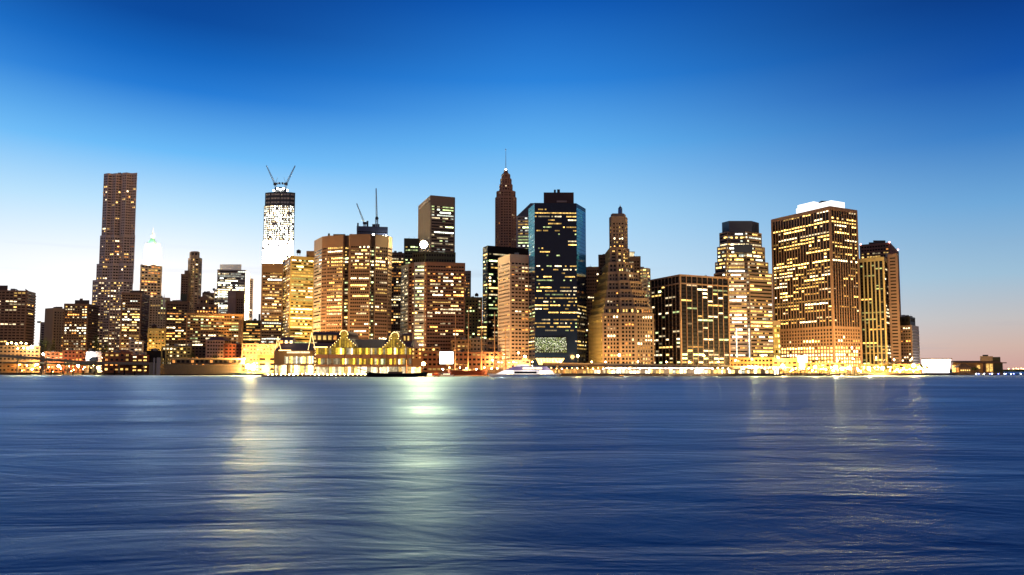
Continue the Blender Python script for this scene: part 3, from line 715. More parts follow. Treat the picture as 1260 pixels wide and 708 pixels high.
# huge brown tower with white screen on the roof
def water55():
    D = 860
    up = dict(fh=4.25, bw=4.3, pier=.8, pp=.9, sp=1.1, spp=.25, spm=BLACK, p=.46, merge=False, run=5, pal='YYYW', st=(1.1, 3, 7), top=3.5, topout=1.0, cw=1.6,
              zones=[(.925, .97, 0), (.90, .92, .99), (.86, .895, .8), (.72, .75, .9), (.55, .57, .99), (.51, .53, .85), (.22, .24, .99), (.04, .06, .9)])
    up2 = dict(up, zones=[(.925, .97, 0), (.87, .92, .99), (.78, .82, .6), (.55, .57, .9), (.51, .53, .7), (.41, .44, .6), (.22, .24, .99), (.05, .4, .18)])
    lo = dict(tall=1, fh=4.3, bw=4.3, pier=1.4, pp=1.1, sp=1.7, spp=.9, p=.9, run=8, pal='YYW', st=(5, 9, 14), top=2.5, cw=1.6, bot=6, zones=[(.86, 1, .06), (.62, .85, .4), (.58, .62, 0)])
    Pt, zt = rect(949.8, 1021, 1053.6, 254.5, D, 62)
    zm = zat(402, D)
    def e(t, org):
        mw = mat('floodlit_white_panel', (.85, .85, .85), var=0, emit=(1, .97, .93), es=1.6)  # emission replaces floodlighting on the roof screens
        mb = MB(); zb = zt+.8
        C, L, Rr = Vector((*Pt[1], 0)), Vector((*Pt[0], 0)), Vector((*Pt[2], 0)); e1 = (L-C).normalized(); e2 = (Rr-C).normalized()
        o = C+e1*4+e2*8
        q = [o+e1*52, o, o+e2*24, o+e2*24+e1*52]
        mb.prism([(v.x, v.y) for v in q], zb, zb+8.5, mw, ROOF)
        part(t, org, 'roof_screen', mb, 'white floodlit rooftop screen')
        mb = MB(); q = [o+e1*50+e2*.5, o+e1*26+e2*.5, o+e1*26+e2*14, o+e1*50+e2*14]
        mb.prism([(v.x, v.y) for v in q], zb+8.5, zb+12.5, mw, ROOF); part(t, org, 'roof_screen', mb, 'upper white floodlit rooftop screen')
        mb = MB(); o2 = o+e1*12+e2*6; mb.box(o2.x-6, o2.x+4, o2.y, o2.y+8, zb+8.5, zb+11, DARKM); part(t, org, 'cooling_unit', mb)
    br = mat('bronze_brown_stone', (.23, .145, .10))
    tower('office_tower', 'huge brown ribbed tower on the right topped by a glowing white roof screen', 'tower', [(Pt, zm, lo), (Pt, zt, [up, up2])], br, e)
water55()
# pair at right end
P, z = rect(1058.4, 1094.4, 1105.3, 299, 960, 34)
sd = dict(fh=4, bw=3.5, pier=.9, sp=1.6, p=.06, pal='WO', top=3)
tower('office_tower', 'red-brown tower with a flat dark cap and tiny red rim lights, behind its neighbours', 'tower',
      [(P, z, [dict(fh=4.4, bw=3.4, pier=.8, sp=1.6, p=.45, pal='YWO', st=(.8, 1.6), top=2.5, zones=[(0, .9, .02)]), sd])], RBROWN,
      extras(roof_part('penthouse', 1074.5, 1089.5, 296, 300, 975, 15, DARKM), roof_part('penthouse_wing', 1069, 1075, 298.4, 300, 978, 12, DARKM),
             lambda t, o: [part(t, o, 'roof_light', (lambda mb: (mb.ball(at(px, py, 958), 1.1, mat('red_roof_light', (.8,.3,.3), var=0, emit=(1, .35, .3), es=9), 6), mb)[1])(MB())) for px, py in ((1059, 301), (1094.5, 298.3), (1105, 307.5))]))
P, z = rect(1056.3, 1087, 1092.2, 317, 905, 36)
yl = mat('yellow_rib_stone', (.46, .38, .20))
tower('office_tower', 'tall yellow-ribbed tower standing close against the huge brown one', 'tower',
      [(P, z, [dict(fh=4.2, bw=4.4, pier=1.5, pp=1.0, sp=1.0, spp=.2, spm=BLACK, p=.22, run=3, pal='YG', st=(.5, 1, 2.2), top=4, cw=1.2, zones=[(.53, .56, .95), (.46, .49, .97), (.36, .40, .85), (.20, .26, .97), (0, .36, .55)]),
               dict(fh=4.2, bw=6, pier=0, sp=1.2, spm=BLACK, p=.12, merge=True, pal='W', st=(2, 4), cw=.3, zones=[(.18, .24, .95), (.5, .54, .95), (.42, .45, .9)])])], yl)
P, z = rect(1092.3, 1103.6, 1103.6, 313, 915)
tower('office_building', 'blank reddish slab rising right of the yellow-ribbed tower', 'building', [(P, z, dict(fh=4.2, bw=12, pier=6, sp=2.6, p=.10, pal='W', top=4, cw=3))], mat('reddish_slab', (.24, .16, .13)))
P, z = rect(1103.5, 1121.3, 1129.7, 401, 930, 42)
P2, z2 = rect(1103.5, 1119.3, 1125.3, 390.5, 938, 42)
tower('office_building', 'short brown tower at the right end with a black box top', 'building',
      [(P, z, [dict(fh=4.1, bw=3.2, pier=1.1, sp=1.6, p=.5, pal='WWO', st=(1.5, 3, 5), top=2, zones=[(.35, .55, .12)]), dict(fh=3.7, bw=9, pier=0, sp=1.5, spp=1, p=0, cw=.4, M=mat('pale_balcony', (.45, .42, .40)))]),
       (P2, z2, dict(fh=9, bw=5, pier=.3, sp=.6, p=0, top=1, M=BLACK))], BROWN)

# ---- right end waterfront
D = 900
def glowbox():
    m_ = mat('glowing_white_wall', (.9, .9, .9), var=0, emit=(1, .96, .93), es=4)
    z0, z1 = LAND_Z, zat(442.2, D); a, b = xat(1147, D, 10), xat(1170.6, D, 10); c_ = xat(1168, D, 3)
    org = ((a+b)/2, D, z0); t = thing('terminal_building', 'brilliant white glowing box-shaped terminal on the waterfront at right', 'building', org)
    mb = MB(); mb.prism([(a, D), (c_, D), (c_, D+22), (a, D+22)], z0, z1, m_, pts2=[(a, D), (b, D), (b, D+22), (a, D+22)]); part(t, org, 'lit_wall', mb)
    mb = MB(); mb.box(a-.6, b+1, D-1, D+23, z1, z1+1.3, MAUVE); part(t, org, 'roof', mb)
glowbox()
def ferryhouse():
    D = 905; z0 = LAND_Z
    org = (xat(1200, D, 10), D, z0); t = thing('ferry_terminal', 'orange-lit waterfront terminal with wide dark eaves and a blocky upper storey', 'building', org)
    ow = mat('orange_lit_stone', (.42, .24, .10))  # orange lamplight is put into the wall's base colour
    part(t, org, 'wall', blk(1172, 1232, 447, 459.5, D, 26, ow))
    mb = MB(); a, b = xat(1170.5, D, 16), xat(1236, D, 16); zr_ = zat(447.3, D)
    mb.prism([(a, D-4), (b, D-4), (b, D+30), (a, D+30)], zr_, zr_+1.2, DBROWN); mb.prism([(a+2, D-2), (b-4, D-2), (b-4, D+28), (a+2, D+28)], zr_+1.2, zr_+3.2, DBROWN, pts2=[(a+5, D+4), (b-8, D+4), (b-8, D+22), (a+5, D+22)])
    part(t, org, 'roof', mb)
    part(t, org, 'upper_storey', blk(1206, 1222, 438.5, 447, D+3, 18, TAN)); part(t, org, 'upper_storey', blk(1221.5, 1231, 439.5, 447, D+2, 20, OLIVE))
    part(t, org, 'roof_hatch', blk(1209, 1216, 436.8, 438.8, D+6, 8, DARKM))
    part(t, org, 'pillar', blk(1209.5, 1212.5, 447, 459.5, D-1, 2, DBROWN)); part(t, org, 'dark_bay', blk(1222.5, 1234, 447, 459.5, D-1.2, 2, OLIVE))
    for (p0, p1, y0, y1, h, s_) in ((1213.8, 1217.3, 448, 457.5, 'Y', 1), (1218, 1221.6, 448, 457.5, 'Y', 1), (1202, 1206, 449.5, 454, 'Y', 1), (1171.5, 1176, 450, 458, 'Y', 2.2), (1177, 1180, 452, 458, 'O', 1)):
        part(t, org, 'lit_window', blk(p0, p1, y0, y1, D-.6, .4, lit(h, s_)))
    org = (xat(1188, D-14, 8), D-14, z0); t = thing('pier_house', 'small dark-roofed pier house in front of the orange-lit terminal', 'building', org)
    part(t, org, 'wall', blk(1181, 1195, 452.5, 459.5, D-14, 9, BROWN))
    mb = MB(); a = at(1179, 452.5, D-15); b = at(1197, 452.5, D-15); zt = zat(447.8, D-14)
    mb.prism([(a[0], a[1]), (b[0], b[1]), (b[0], b[1]+12), (a[0], a[1]+12)], a[2], zt, DBROWN, pts2=[(a[0]+6, a[1]+5), (b[0]-6, b[1]+5), (b[0]-6, b[1]+7), (a[0]+6, a[1]+7)]); part(t, org, 'roof', mb)
    for k in range(5):
        part(t, org, 'lit_window', blk(1182+k*2.6, 1183.4+k*2.6, 455, 456.6, D-14.4, .3, lit('Y', 2.2)))
ferryhouse()

# ---- low buildings of the left waterfront
def lowb(label, pl, pr, ytop, D, W, st, e=None, nm='warehouse', cat='building', dep=None):
    P, z = rect(pl, pr, pr, ytop, D, dep=dep or 22)
    s = dict(fh=4.2, bw=4, pier=1.8, sp=1.6, top=1.2, p=.4, pal='YO', st=(1, 2.2, 4.5), cw=1); s.update(st)
    return tower(nm, label, cat, [(P, z, s)], W, e)
lowb('low orange-lit market hall under the double row of lamps at far left', -12, 49, 426.5, 905, ORANGE, dict(p=.1, pal='O'))
lowb('low brick row with small lit windows behind the left viaduct', 56, 79, 434, 905, mat('red_brick', (.34, .13, .06)), dict(p=.6, pal='YW'))
lowb('long dark-red brick row lit from below beside the white-blue lamp', 78.5, 107, 432, 915, mat('dark_red_brick', (.22, .07, .04)), dict(p=.35, pal='YO'))
lowb('pale grey shed front washed by the white-blue lamp', 106.5, 124.5, 433.5, 900, mat('pale_shed', (.42, .34, .32)), dict(p=0, sp=0, pier=0, cw=9, top=6, fh=9))
def gab(px0, px1, y, yt, D):
    def e(t, org):
        mb = MB(); a = at(px0, y, D); b = at(px1, y, D); zt = zat(yt, D); c_ = (a[0]+b[0])/2
        mb.prism([(a[0], a[1]-.5), (b[0], b[1]-.5), (b[0], b[1]+20), (a[0], a[1]+20)], a[2], zt, mat('brick_gable', (.30, .13, .06)), pts2=[(c_-.3, a[1]-.5), (c_+.3, a[1]-.5), (c_+.3, a[1]+20), (c_-.3, a[1]+20)]); part(t, org, 'gable', mb)
    return e
lowb('gabled brick warehouse with evenly spaced orange windows', 127, 161, 434.8, 880, mat('red_brick', (.34, .13, .06)), dict(p=.85, pal='OY', st=(1, 2.2), bw=5, pier=2.6, fh=5), gab(133, 158, 434.5, 430.5, 880))
lowb('brick warehouse end with bright square windows beside the black shed', 161.5, 183, 437.5, 875, mat('dark_red_brick', (.22, .07, .04)), dict(p=.7, pal='WY', st=(2.2, 4.5), bw=5, pier=2))
lowb('black windowless shed beside the brick warehouses', 181, 206.5, 432.5, 905, BLACK, dict(p=0, sp=0, pier=0, cw=9, top=9, fh=9))
lowb('small pale entrance pavilion below the balcony-banded apartment tower', 160, 176, 420, 940, GREYST, dict(p=.4, pal='W', bw=5, pier=1.4))
lowb('low yellow-lit shopfront row above the grey pier shed', 199, 235, 427.5, 915, OCHRE, dict(p=.8, pal='YW', bw=4, st=(2.2, 4.5)))
lowb('dark brick building left of the pale mansard-roofed one', 222, 254, 427, 935, DBROWN, dict(p=.1, pal='O'))
lowb('dark brick building right of the pale mansard-roofed one', 276, 300, 424, 930, mat('dark_red_brick', (.22, .07, .04)), dict(p=.12, pal='O'))
lowb('long low yellow-brown range between the orange housing and the pier pavilion', 298, 345, 424, 905, BROWN, dict(p=.3, pal='YO', st=(1, 2.2)))
# mid low group
lowb('orange-lit brick building behind the white billboard', 556, 579, 419, 880, ORANGE, dict(p=.5, pal='YO', bw=5, pier=2.2, fh=5))
lowb('tan brick loft building with dark tall windows behind the ship masts', 577, 601, 417.5, 885, TAN, dict(p=.15, pal='YO', bw=4, fh=5))
lowb('brown stone corner building right of the tan loft building', 599, 622, 419.5, 880, BROWN, dict(p=.15, pal='O', bw=7, pier=3, fh=7))
lowb('row of small red-brown arcaded shops behind the ship masts', 520, 620, 434, 850, mat('red_brick', (.34, .13, .06)), dict(p=.35, pal='OY', bw=5, pier=1.8, fh=6))
lowb('low warmly lit base block under the reddish-brown tower', 505, 541, 428, 858, ORANGE, dict(p=.5, pal='OY', fh=5))
lowb('white-lit entrance block beneath the pinkish grid-fronted tower', 610, 652, 443.5, 815, PINK, dict(p=.9, pal='YW', bw=4, st=(2.2, 4.5)))
lowb('lit entrance hall at the foot of the black ribbed block', 806, 894, 450.5, 790, GREYST, dict(p=.7, pal='WY', fh=5))
lowb('floodlit low hall in front of the yellow-ribbed tower', 1040, 1132, 448.5, 850, ORANGE, dict(p=.7, pal='YO', fh=5, bw=5))
lowb('floodlit low hall in front of the huge brown tower', 980, 1040, 447, 835, ORANGE, dict(p=.8, pal='YW', fh=5, bw=5, st=(2.2, 4.5)))
# ------------------------------------------------------------------ setting
SHORE = [(-420, 975), (0, 930), (190, 862), (300, 830), (330, 790), (540, 770), (640, 745), (700, 735), (880, 745), (960, 760), (1060, 765), (1140, 800), (1172, 860), (1236, 880)]
asph = mat('asphalt', (.05, .048, .045), .85); stonew = mat('sea_wall_stone', (.16, .12, .09), .9)
conc = mat('weathered_concrete', (.30, .25, .17), .85, var=.35, scale=.4)
def land():
    P = [(xat(px, D, LAND_Z), D) for px, D in SHORE]
    ring = P + [(xat(1240, 1200, 0), 1200), (700, 2600), (-2600, 2600), (-2600, 975)]
    mb = MB(); mb.prism(ring, -3, LAND_Z, stonew, asph); tag(mb.build('ground'), kind='structure')
land()
def water():
    m = bpy.data.materials.new('river_water'); m.use_nodes = True; nt = m.node_tree
    for n_ in list(nt.nodes):
        if n_.type != 'OUTPUT_MATERIAL': nt.nodes.remove(n_)
    out = [n_ for n_ in nt.nodes if n_.type == 'OUTPUT_MATERIAL'][0]
    df = nt.nodes.new('ShaderNodeBsdfDiffuse'); df.inputs['Color'].default_value = (.0005, .088, .26, 1)
    gl = nt.nodes.new('ShaderNodeBsdfGlossy'); gl.distribution = 'MULTI_GGX'; gl.inputs['Color'].default_value = (.57, .81, 1.0, 1)
    fr = nt.nodes.new('ShaderNodeFresnel'); fr.inputs['IOR'].default_value = 1.45
    fm = nt.nodes.new('ShaderNodeMath'); fm.operation = 'MULTIPLY'; fm.inputs[1].default_value = .74; nt.links.new(fr.outputs[0], fm.inputs[0])
    mxs = nt.nodes.new('ShaderNodeMixShader'); nt.links.new(fm.outputs[0], mxs.inputs[0]); nt.links.new(df.outputs[0], mxs.inputs[1]); nt.links.new(gl.outputs[0], mxs.inputs[2])
    nt.links.new(mxs.outputs[0], out.inputs['Surface'])
    tc = nt.nodes.new('ShaderNodeTexCoord')
    def noise(sx, sy, sc, det, rough=.6, dist=0.0):
        mp = nt.nodes.new('ShaderNodeMapping'); mp.inputs['Scale'].default_value = (sx, sy, 1)
        n = nt.nodes.new('ShaderNodeTexNoise'); n.inputs['Scale'].default_value = sc; n.inputs['Detail'].default_value = det
        n.inputs['Roughness'].default_value = rough; n.inputs['Distortion'].default_value = dist
        nt.links.new(tc.outputs['Object'], mp.inputs['Vector']); nt.links.new(mp.outputs[0], n.inputs['Vector']); return n
    def bump(n, st, dist, prev=None):
        bp = nt.nodes.new('ShaderNodeBump'); bp.inputs['Strength'].default_value = st; bp.inputs['Distance'].default_value = dist
        nt.links.new(n.outputs['Fac'], bp.inputs['Height'])
        if prev: nt.links.new(prev.outputs[0], bp.inputs['Normal'])
        return bp
    a = bump(noise(.75, 1, .9, 5, .58, .8), .75, .05)
    c = bump(noise(.35, 1, .16, 4, .55, .6), .8, .45, a)
    d = bump(noise(.2, 1, .02, 3), .6, 1.6, c)
    for n_ in (df, gl, fr): nt.links.new(d.outputs[0], n_.inputs['Normal'])
    # wind-roughened and calmer patches
    rn = noise(.4, 1, .05, 4, .6, .6); mr = nt.nodes.new('ShaderNodeMapRange')
    mr.inputs['From Min'].default_value = .35; mr.inputs['From Max'].default_value = .65
    mr.inputs['To Min'].default_value = .40; mr.inputs['To Max'].default_value = .53
    nt.links.new(rn.outputs['Fac'], mr.inputs['Value']); nt.links.new(mr.outputs[0], gl.inputs['Roughness'])
    pn = noise(.35, 1, .03, 5, .62, .9); m5 = nt.nodes.new('ShaderNodeMapRange')
    m5.inputs['From Min'].default_value = .35; m5.inputs['From Max'].default_value = .65; m5.inputs['To Min'].default_value = .56; m5.inputs['To Max'].default_value = .86
    nt.links.new(pn.outputs['Fac'], m5.inputs['Value']); nt.links.new(m5.outputs[0], fm.inputs[1])
    mb = MB(); mb.face([(-30000, -300, 0), (30000, -300, 0), (30000, 60000, 0), (-30000, 60000, 0)], m)
    tag(mb.build('water'), kind='structure')
water()

def world():
    w = bpy.data.worlds.new('World'); SC.world = w; w.use_nodes = True; nt = w.node_tree; N = nt.nodes; L = nt.links
    bg = N['Background']
    tc = N.new('ShaderNodeTexCoord'); sep = N.new('ShaderNodeSeparateXYZ'); L.new(tc.outputs['Generated'], sep.inputs[0])
    def math_(op, a, b=None):
        n = N.new('ShaderNodeMath'); n.operation = op
        for i, v in enumerate((a, b)):
            if v is None: continue
            if isinstance(v, (int, float)): n.inputs[i].default_value = v
            else: L.new(v, n.inputs[i])
        return n.outputs[0]
    SA = math.radians(-26)                      # the sun went down here, left of centre
    x, y, z = sep.outputs
    hl = math_('SQRT', math_('ADD', math_('MULTIPLY', x, x), math_('MULTIPLY', y, y)))
    ds = math_('ADD', math_('MULTIPLY', x, math.sin(SA)), math_('MULTIPLY', y, math.cos(SA)))
    cosv = math_('DIVIDE', ds, math_('MAXIMUM', hl, .001))
    ang = math_('DIVIDE', math_('ARCCOSINE', math_('MINIMUM', math_('MAXIMUM', cosv, -1.0), 1.0)), math.radians(180))
    def s2l(c): return tuple(((v/255)/12.92 if v/255 <= .04045 else ((v/255+.055)/1.055)**2.4) for v in c)
    def ramp(stops):
        r = N.new('ShaderNodeValToRGB'); e = r.color_ramp.elements
        while len(e) > 1: e.remove(e[0])
        for i, (p, c, g) in enumerate(stops):
            el = e[0] if i == 0 else e.new(p)
            el.position = p; el.color = (*[v*g for v in s2l(c)], 1)
        L.new(math_('MAXIMUM', z, 0.0), r.inputs[0]); return r.outputs[0]
    near = ramp([(0, (255,238,226), 1.25), (.06, (255,252,250), 1.25), (.13, (250,252,255), 1.05), (.20, (192,230,255), 1), (.265, (108,188,249), 1), (.335, (36,124,214), 1), (.37, (18,102,192), 1), (.41, (8,76,160), 1), (.47, (5,60,140), 1), (.75, (4,36,100), 1), (1, (4,26,80), 1)])
    mid  = ramp([(0, (240,234,232), 1), (.06, (224,238,246), 1), (.127, (204,231,250), 1), (.215, (162,214,250), 1), (.297, (100,180,243), 1), (.375, (44,132,220), 1), (.463, (12,88,180), 1), (.75, (4,36,100), 1), (1, (4,26,80), 1)])
    far  = ramp([(0, (207,160,152), 1), (.028, (209,180,168), 1), (.06, (194,191,192), 1), (.11, (157,191,215), 1), (.19, (108,166,216), 1), (.265, (54,123,197), 1), (.33, (18,84,171), 1), (.41, (6,54,130), 1), (.47, (5,48,120), 1), (.75, (3,30,84), 1), (1, (4,26,80), 1)])
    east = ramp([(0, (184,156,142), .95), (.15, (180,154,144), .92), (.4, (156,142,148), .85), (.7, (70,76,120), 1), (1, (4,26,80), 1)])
    def mix(a, b, lo, hi):
        mr = N.new('ShaderNodeMapRange'); mr.interpolation_type = 'SMOOTHSTEP'
        mr.inputs['From Min'].default_value = lo; mr.inputs['From Max'].default_value = hi; L.new(ang, mr.inputs['Value'])
        mx = N.new('ShaderNodeMix'); mx.data_type = 'RGBA'; L.new(mr.outputs[0], mx.inputs[0]); L.new(a, mx.inputs[6]); L.new(b, mx.inputs[7]); return mx.outputs[2]
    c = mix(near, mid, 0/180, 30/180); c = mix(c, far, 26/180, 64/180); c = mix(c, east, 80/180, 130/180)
    # faint real-sky component and a few thin cloud streaks low on the right
    sky = N.new('ShaderNodeTexSky'); sky.sky_type = 'NISHITA'; sky.sun_disc = False; sky.sun_elevation = math.radians(1.0); sky.sun_rotation = SA
    sc_ = N.new('ShaderNodeMix'); sc_.data_type = 'RGBA'; sc_.blend_type = 'ADD'; sc_.inputs[0].default_value = .001
    L.new(c, sc_.inputs[6]); L.new(sky.outputs[0], sc_.inputs[7])
    mp = N.new('ShaderNodeMapping'); mp.inputs['Scale'].default_value = (2.2, 2.2, 38); L.new(tc.outputs['Generated'], mp.inputs['Vector'])
    no = N.new('ShaderNodeTexNoise'); no.inputs['Scale'].default_value = 1.7; no.inputs['Detail'].default_value = 5; L.new(mp.outputs[0], no.inputs['Vector'])
    m1 = N.new('ShaderNodeMapRange'); m1.inputs['From Min'].default_value = .60; m1.inputs['From Max'].default_value = .80; L.new(no.outputs['Fac'], m1.inputs['Value'])
    m2 = N.new('ShaderNodeMapRange'); m2.inputs['From Min'].default_value = .17; m2.inputs['From Max'].default_value = .08; L.new(z, m2.inputs['Value'])
    m3 = math_('MULTIPLY', math_('MULTIPLY', m1.outputs[0], m2.outputs[0]), .45)
    cl = N.new('ShaderNodeMix'); cl.data_type = 'RGBA'; L.new(m3, cl.inputs[0]); L.new(sc_.outputs[2], cl.inputs[6]); cl.inputs[7].default_value = (.33, .36, .46, 1)
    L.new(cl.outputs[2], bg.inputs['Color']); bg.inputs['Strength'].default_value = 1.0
    w.cycles.sampling_method = 'MANUAL'; w.cycles.sample_map_resolution = 512
world()

# ------------------------------------------------------------------ lamps
LAMPGLOW = {}
def glow(kind, es):
    c = {'O': (1, .50, .13), 'Y': (1, .64, .20), 'W': (1, .86, .60), 'B': (.80, .92, 1), 'U': (.12, .16, 1)}[kind]
    return mat('lamp_glow_%s_%g' % (kind, es), (.8, .8, .8), var=0, emit=c, es=es)
PC = {'O': (1, .52, .16), 'Y': (1, .66, .28), 'W': (1, .84, .60), 'B': (.85, .92, 1)}
def lamp(px, py, D, kind='O', es=60, r=.6, power=0, label=None, group=None, arm=False, base=None, name='street_lamp'):
    x, y, z = at(px, py, D); b = base if base is not None else LAND_Z
    t = thing(name, label, 'lamp', (x, y, b), group); org = (x, y, b)
    mb = MB()
    mb.tube((x, y, b), (x, y, z-r*.8), .16, .1, DARKM, 6); mb.tube((x, y, b), (x, y, b+.6), .3, .25, DARKM, 6)
    if arm: mb.tube((x, y, z-.5), (x, y-1.2, z+r+.15), .1, .08, DARKM, 5)
    part(t, org, 'post', mb)
    mb = MB(); mb.ball((x, y, z), r, glow(kind, es), 8); part(t, org, 'lamp_head', mb)
    if power:
        l = bpy.data.lights.new('lamp_light', 'POINT'); l.energy = power; l.color = PC[kind]; l.shadow_soft_size = r*1.5
        o = bpy.data.objects.new('lamp_light', l); COL.objects.link(o); o.parent = t; o.location = (0, -r-.5, z-b-.2)
    return t
# named singles
K = 1.2
lamp(711, 438.2, 790, 'O', 110, 1.3, 60000*K, 'orange street lamp standing against the dark base of the navy glass tower')
lamp(762, 437, 778, 'O', 90, 1.2, 40000*K, 'orange street lamp in front of the tan stepped tower')
lamp(866, 437.5, 790, 'O', 80, 1.1, 30000*K, 'orange street lamp in front of the black ribbed block')
lamp(938, 438, 840, 'O', 70, 1.0, 50000*K, 'orange lamp over the stone podium of the stepped glass-crowned tower')
lamp(638, 434.5, 800, 'O', 70, 1.0, 50000*K, 'upper orange lamp in front of the pinkish grid tower')
lamp(646, 439, 795, 'Y', 110, 1.2, 40000*K, 'lower yellow lamp in front of the pinkish grid tower')
lamp(341.3, 430.5, 780, 'O', 130, 1.5, 60000*K, 'orange lamp just left of the pavilion gable outlined in lights')
lamp(521, 448, 640, 'O', 150, 1.6, 60000*K, 'strong orange lamp at the right end of the pier pavilion')
lamp(110.5, 438, 890, 'B', 60, 2.2, 8000, 'large white-blue floodlight behind the left viaduct')
lamp(311, 452, 833, 'O', 6500, 3.0, 0, 'blazing yellow floodlight at the left end of the pier pavilion')
lamp(305, 451, 836, 'Y', 3500, 2.4, 0, 'second floodlight just left of the blazing yellow one')
lamp(326, 454, 790, 'Y', 700, 2.0, 0, 'smaller orange floodlight right of the blazing yellow one')
lamp(39.5, 427, 893, 'W', 110, 1.5, 30000*K, 'white lamp at the right end of the double lamp row')
lamp(53.5, 436, 885, 'W', 90, 1.2, 30000*K, 'white lamp beside the brick row behind the left viaduct')
for k, (px, py, p) in enumerate(((9, 423, 0), (14, 422, 0), (20, 423.2, 40000), (26, 422.2, 0), (32, 423, 0), (7, 429, 30000), (15, 428.5, 0), (22, 429.3, 0), (29, 428.6, 0), (34, 429, 0))):
    lamp(px, py, 893, 'Y', 60, .95, p, 'warm lamp in the double row above the market hall at far left', 'lamps over the market hall')
# lamps under the left viaduct
vy = [(10, 450, 50), (24, 449, 90), (33, 450, 60), (45, 448.5, 260), (60, 452, 50), (72, 450.5, 120), (85, 451, 60), (96, 450, 140), (104, 452, 50), (115, 450, 80), (121, 453, 150), (140, 452, 60), (150, 450.5, 180), (157, 449, 220), (170, 452, 60), (176, 455, 50)]
for i, (px, py, e) in enumerate(vy):
    lamp(px, py, 893, 'YOYO'[i % 4], e*2.2, .55 if e < 100 else 1.4, 3000 if e >= 90 else 0, 'waterside lamp under the left viaduct', 'lamps under the left viaduct')
# waterfront esplanade right
sp = [(905, 455, 50), (915, 454, 90), (930, 452.5, 260), (941, 454, 60), (952, 454, 60), (963, 450.5, 200), (975, 455, 50), (987, 453, 60), (1003, 452, 160), (1013, 454, 60), (1028, 452, 260), (1036, 454, 160), (1045, 453, 160), (1056, 456, 50), (1069, 453.5, 330), (1086, 453, 130), (1095, 456, 50), (1104, 455, 60), (1112, 453.5, 90), (1124, 450, 160), (1131, 453, 130), (1138, 452, 60), (1143, 455, 50)]
for i, (px, py, e) in enumerate(sp):
    lamp(px, py, 772 if px < 1100 else 805, 'YOYO'[i % 4] if e < 250 else 'Y', e*16, .55 if e < 120 else 1.4, 0, 'esplanade lamp below the right-hand towers', 'lamps along the right esplanade')
for i in range(34):  # added lights scattered to fill a golden glow band on the left shore
    px = 2+i*5.3+rng.uniform(-1.5, 1.5)
    lamp(px, rng.uniform(449.5, 457.5), rng.uniform(892, 900), 'YOYW'[i % 4], rng.choice((20, 60, 140)), rng.choice((.35, .5, .7)), 0, 'small quayside light in the crowded strip beneath the left viaduct', 'small lights beneath the left viaduct', name='quay_light')
for i in range(46):  # more added lights, continuing the glow band on the right shore
    px = 897+i*5.4+rng.uniform(-1.5, 1.5)
    if px > 1144: break
    lamp(px, rng.uniform(451.5, 457.5), 776 if px < 1100 else 812, 'YOYW'[i % 4], rng.choice((60, 200, 400)), rng.choice((.35, .5, .7)), 0, 'small quayside light in the crowded strip of the right esplanade', 'small lights along the right esplanade', name='quay_light')
# canopy lights under the viaduct right
for i in range(36):
    px = 672+i*6.4; 
    lamp(px, 453.2 + rng.uniform(-.4, .8), 742, 'WYWV'[i % 4].replace('V', 'W') if px > 742 else 'O', 40 if px > 742 else 12, .55, 9000*K if i % 3 == 0 else 0, 'small lamp hanging low beneath the long viaduct', 'lamps under the long viaduct')
for i, px in enumerate((566, 574, 586, 596, 612, 545, 553, 605)):
    lamp(px, 452.5 + (i % 3), 742, 'OYW'[i % 3], 50, .7, 16000 if i % 2 else 0, 'quay lamp beside the tall ships', 'lamps on the ship quay')

CL = [(60, 1010), (92, 985), (125, 985), (148, 970), (190, 945), (214, 960), (243, 945), (285, 940), (310, 955), (352, 900), (372, 895), (398, 850), (420, 840), (445, 838), (470, 842), (489, 860), (512, 865), (535, 862), (562, 868), (590, 870), (606, 845), (632, 800), (655, 792), (690, 788), (728, 778), (745, 776), (785, 780), (820, 780), (848, 778), (884, 790), (905, 850), (925, 855), (958, 850), (985, 822), (1005, 818), (1030, 815), (1050, 838), (1078, 842), (1100, 842), (1122, 845)]  # lamps added between the towers to brighten the lower facades
for i, (px, D_) in enumerate(CL):
    lamp(px, 443.5 - (i*7 % 5)*.8 if D_ > 800 else 445.5, D_, 'OOY'[i % 3], 60, .7, (55000 if D_ > 800 else 26000), 'warm street lamp glowing in the streets at the feet of the towers', 'street lamps at the feet of the towers')
# ------------------------------------------------------------------ viaducts
def ribbon(name, label, pts, dep, thick, m_, colsp, rail=True):
    """elevated road: points (px, py, D) along its front edge"""
    W = [at(*p) for p in pts]; org = (W[0][0], W[0][1], LAND_Z)
    t = thing(name, label, 'viaduct', org); mb = MB()
    q = lambda p: (p[0], p[1]+dep, p[2])
    for a, b in zip(W[:-1], W[1:]):
        lo = lambda p, d: (p[0], p[1], p[2]-d)
        mb.hexa([lo(a, thick), lo(b, thick), lo(q(b), thick), lo(q(a), thick), a, b, q(b), q(a)], m_)
    part(t, org, 'deck', mb)
    mb = MB()
    for a, b in zip(W[:-1], W[1:]):
        up = lambda p, d: (p[0], p[1]-.25, p[2]+d)
        mb.hexa([up(a, -.3), up(b, -.3), (b[0], b[1]+.15, b[2]-.3), (a[0], a[1]+.15, a[2]-.3), up(a, 1), up(b, 1), (b[0], b[1]+.15, b[2]+1), (a[0], a[1]+.15, a[2]+1)], conc)
    part(t, org, 'parapet', mb)
    for a, b in zip(W[:-1], W[1:]):
        L = (Vector(b)-Vector(a)).length; n = max(1, int(L/colsp))
        for i in range(n):
            p = Vector(a).lerp(Vector(b), (i+.5)/n)
            mb = MB(); mb.tube((p.x, p.y+3, LAND_Z), (p.x, p.y+3, p.z-thick), .8, .8, conc, 8); mb.box(p.x-1, p.x+1, p.y+1, p.y+dep-1, p.z-thick-1.2, p.z-thick, conc)
            part(t, org, 'column', mb)
    return t
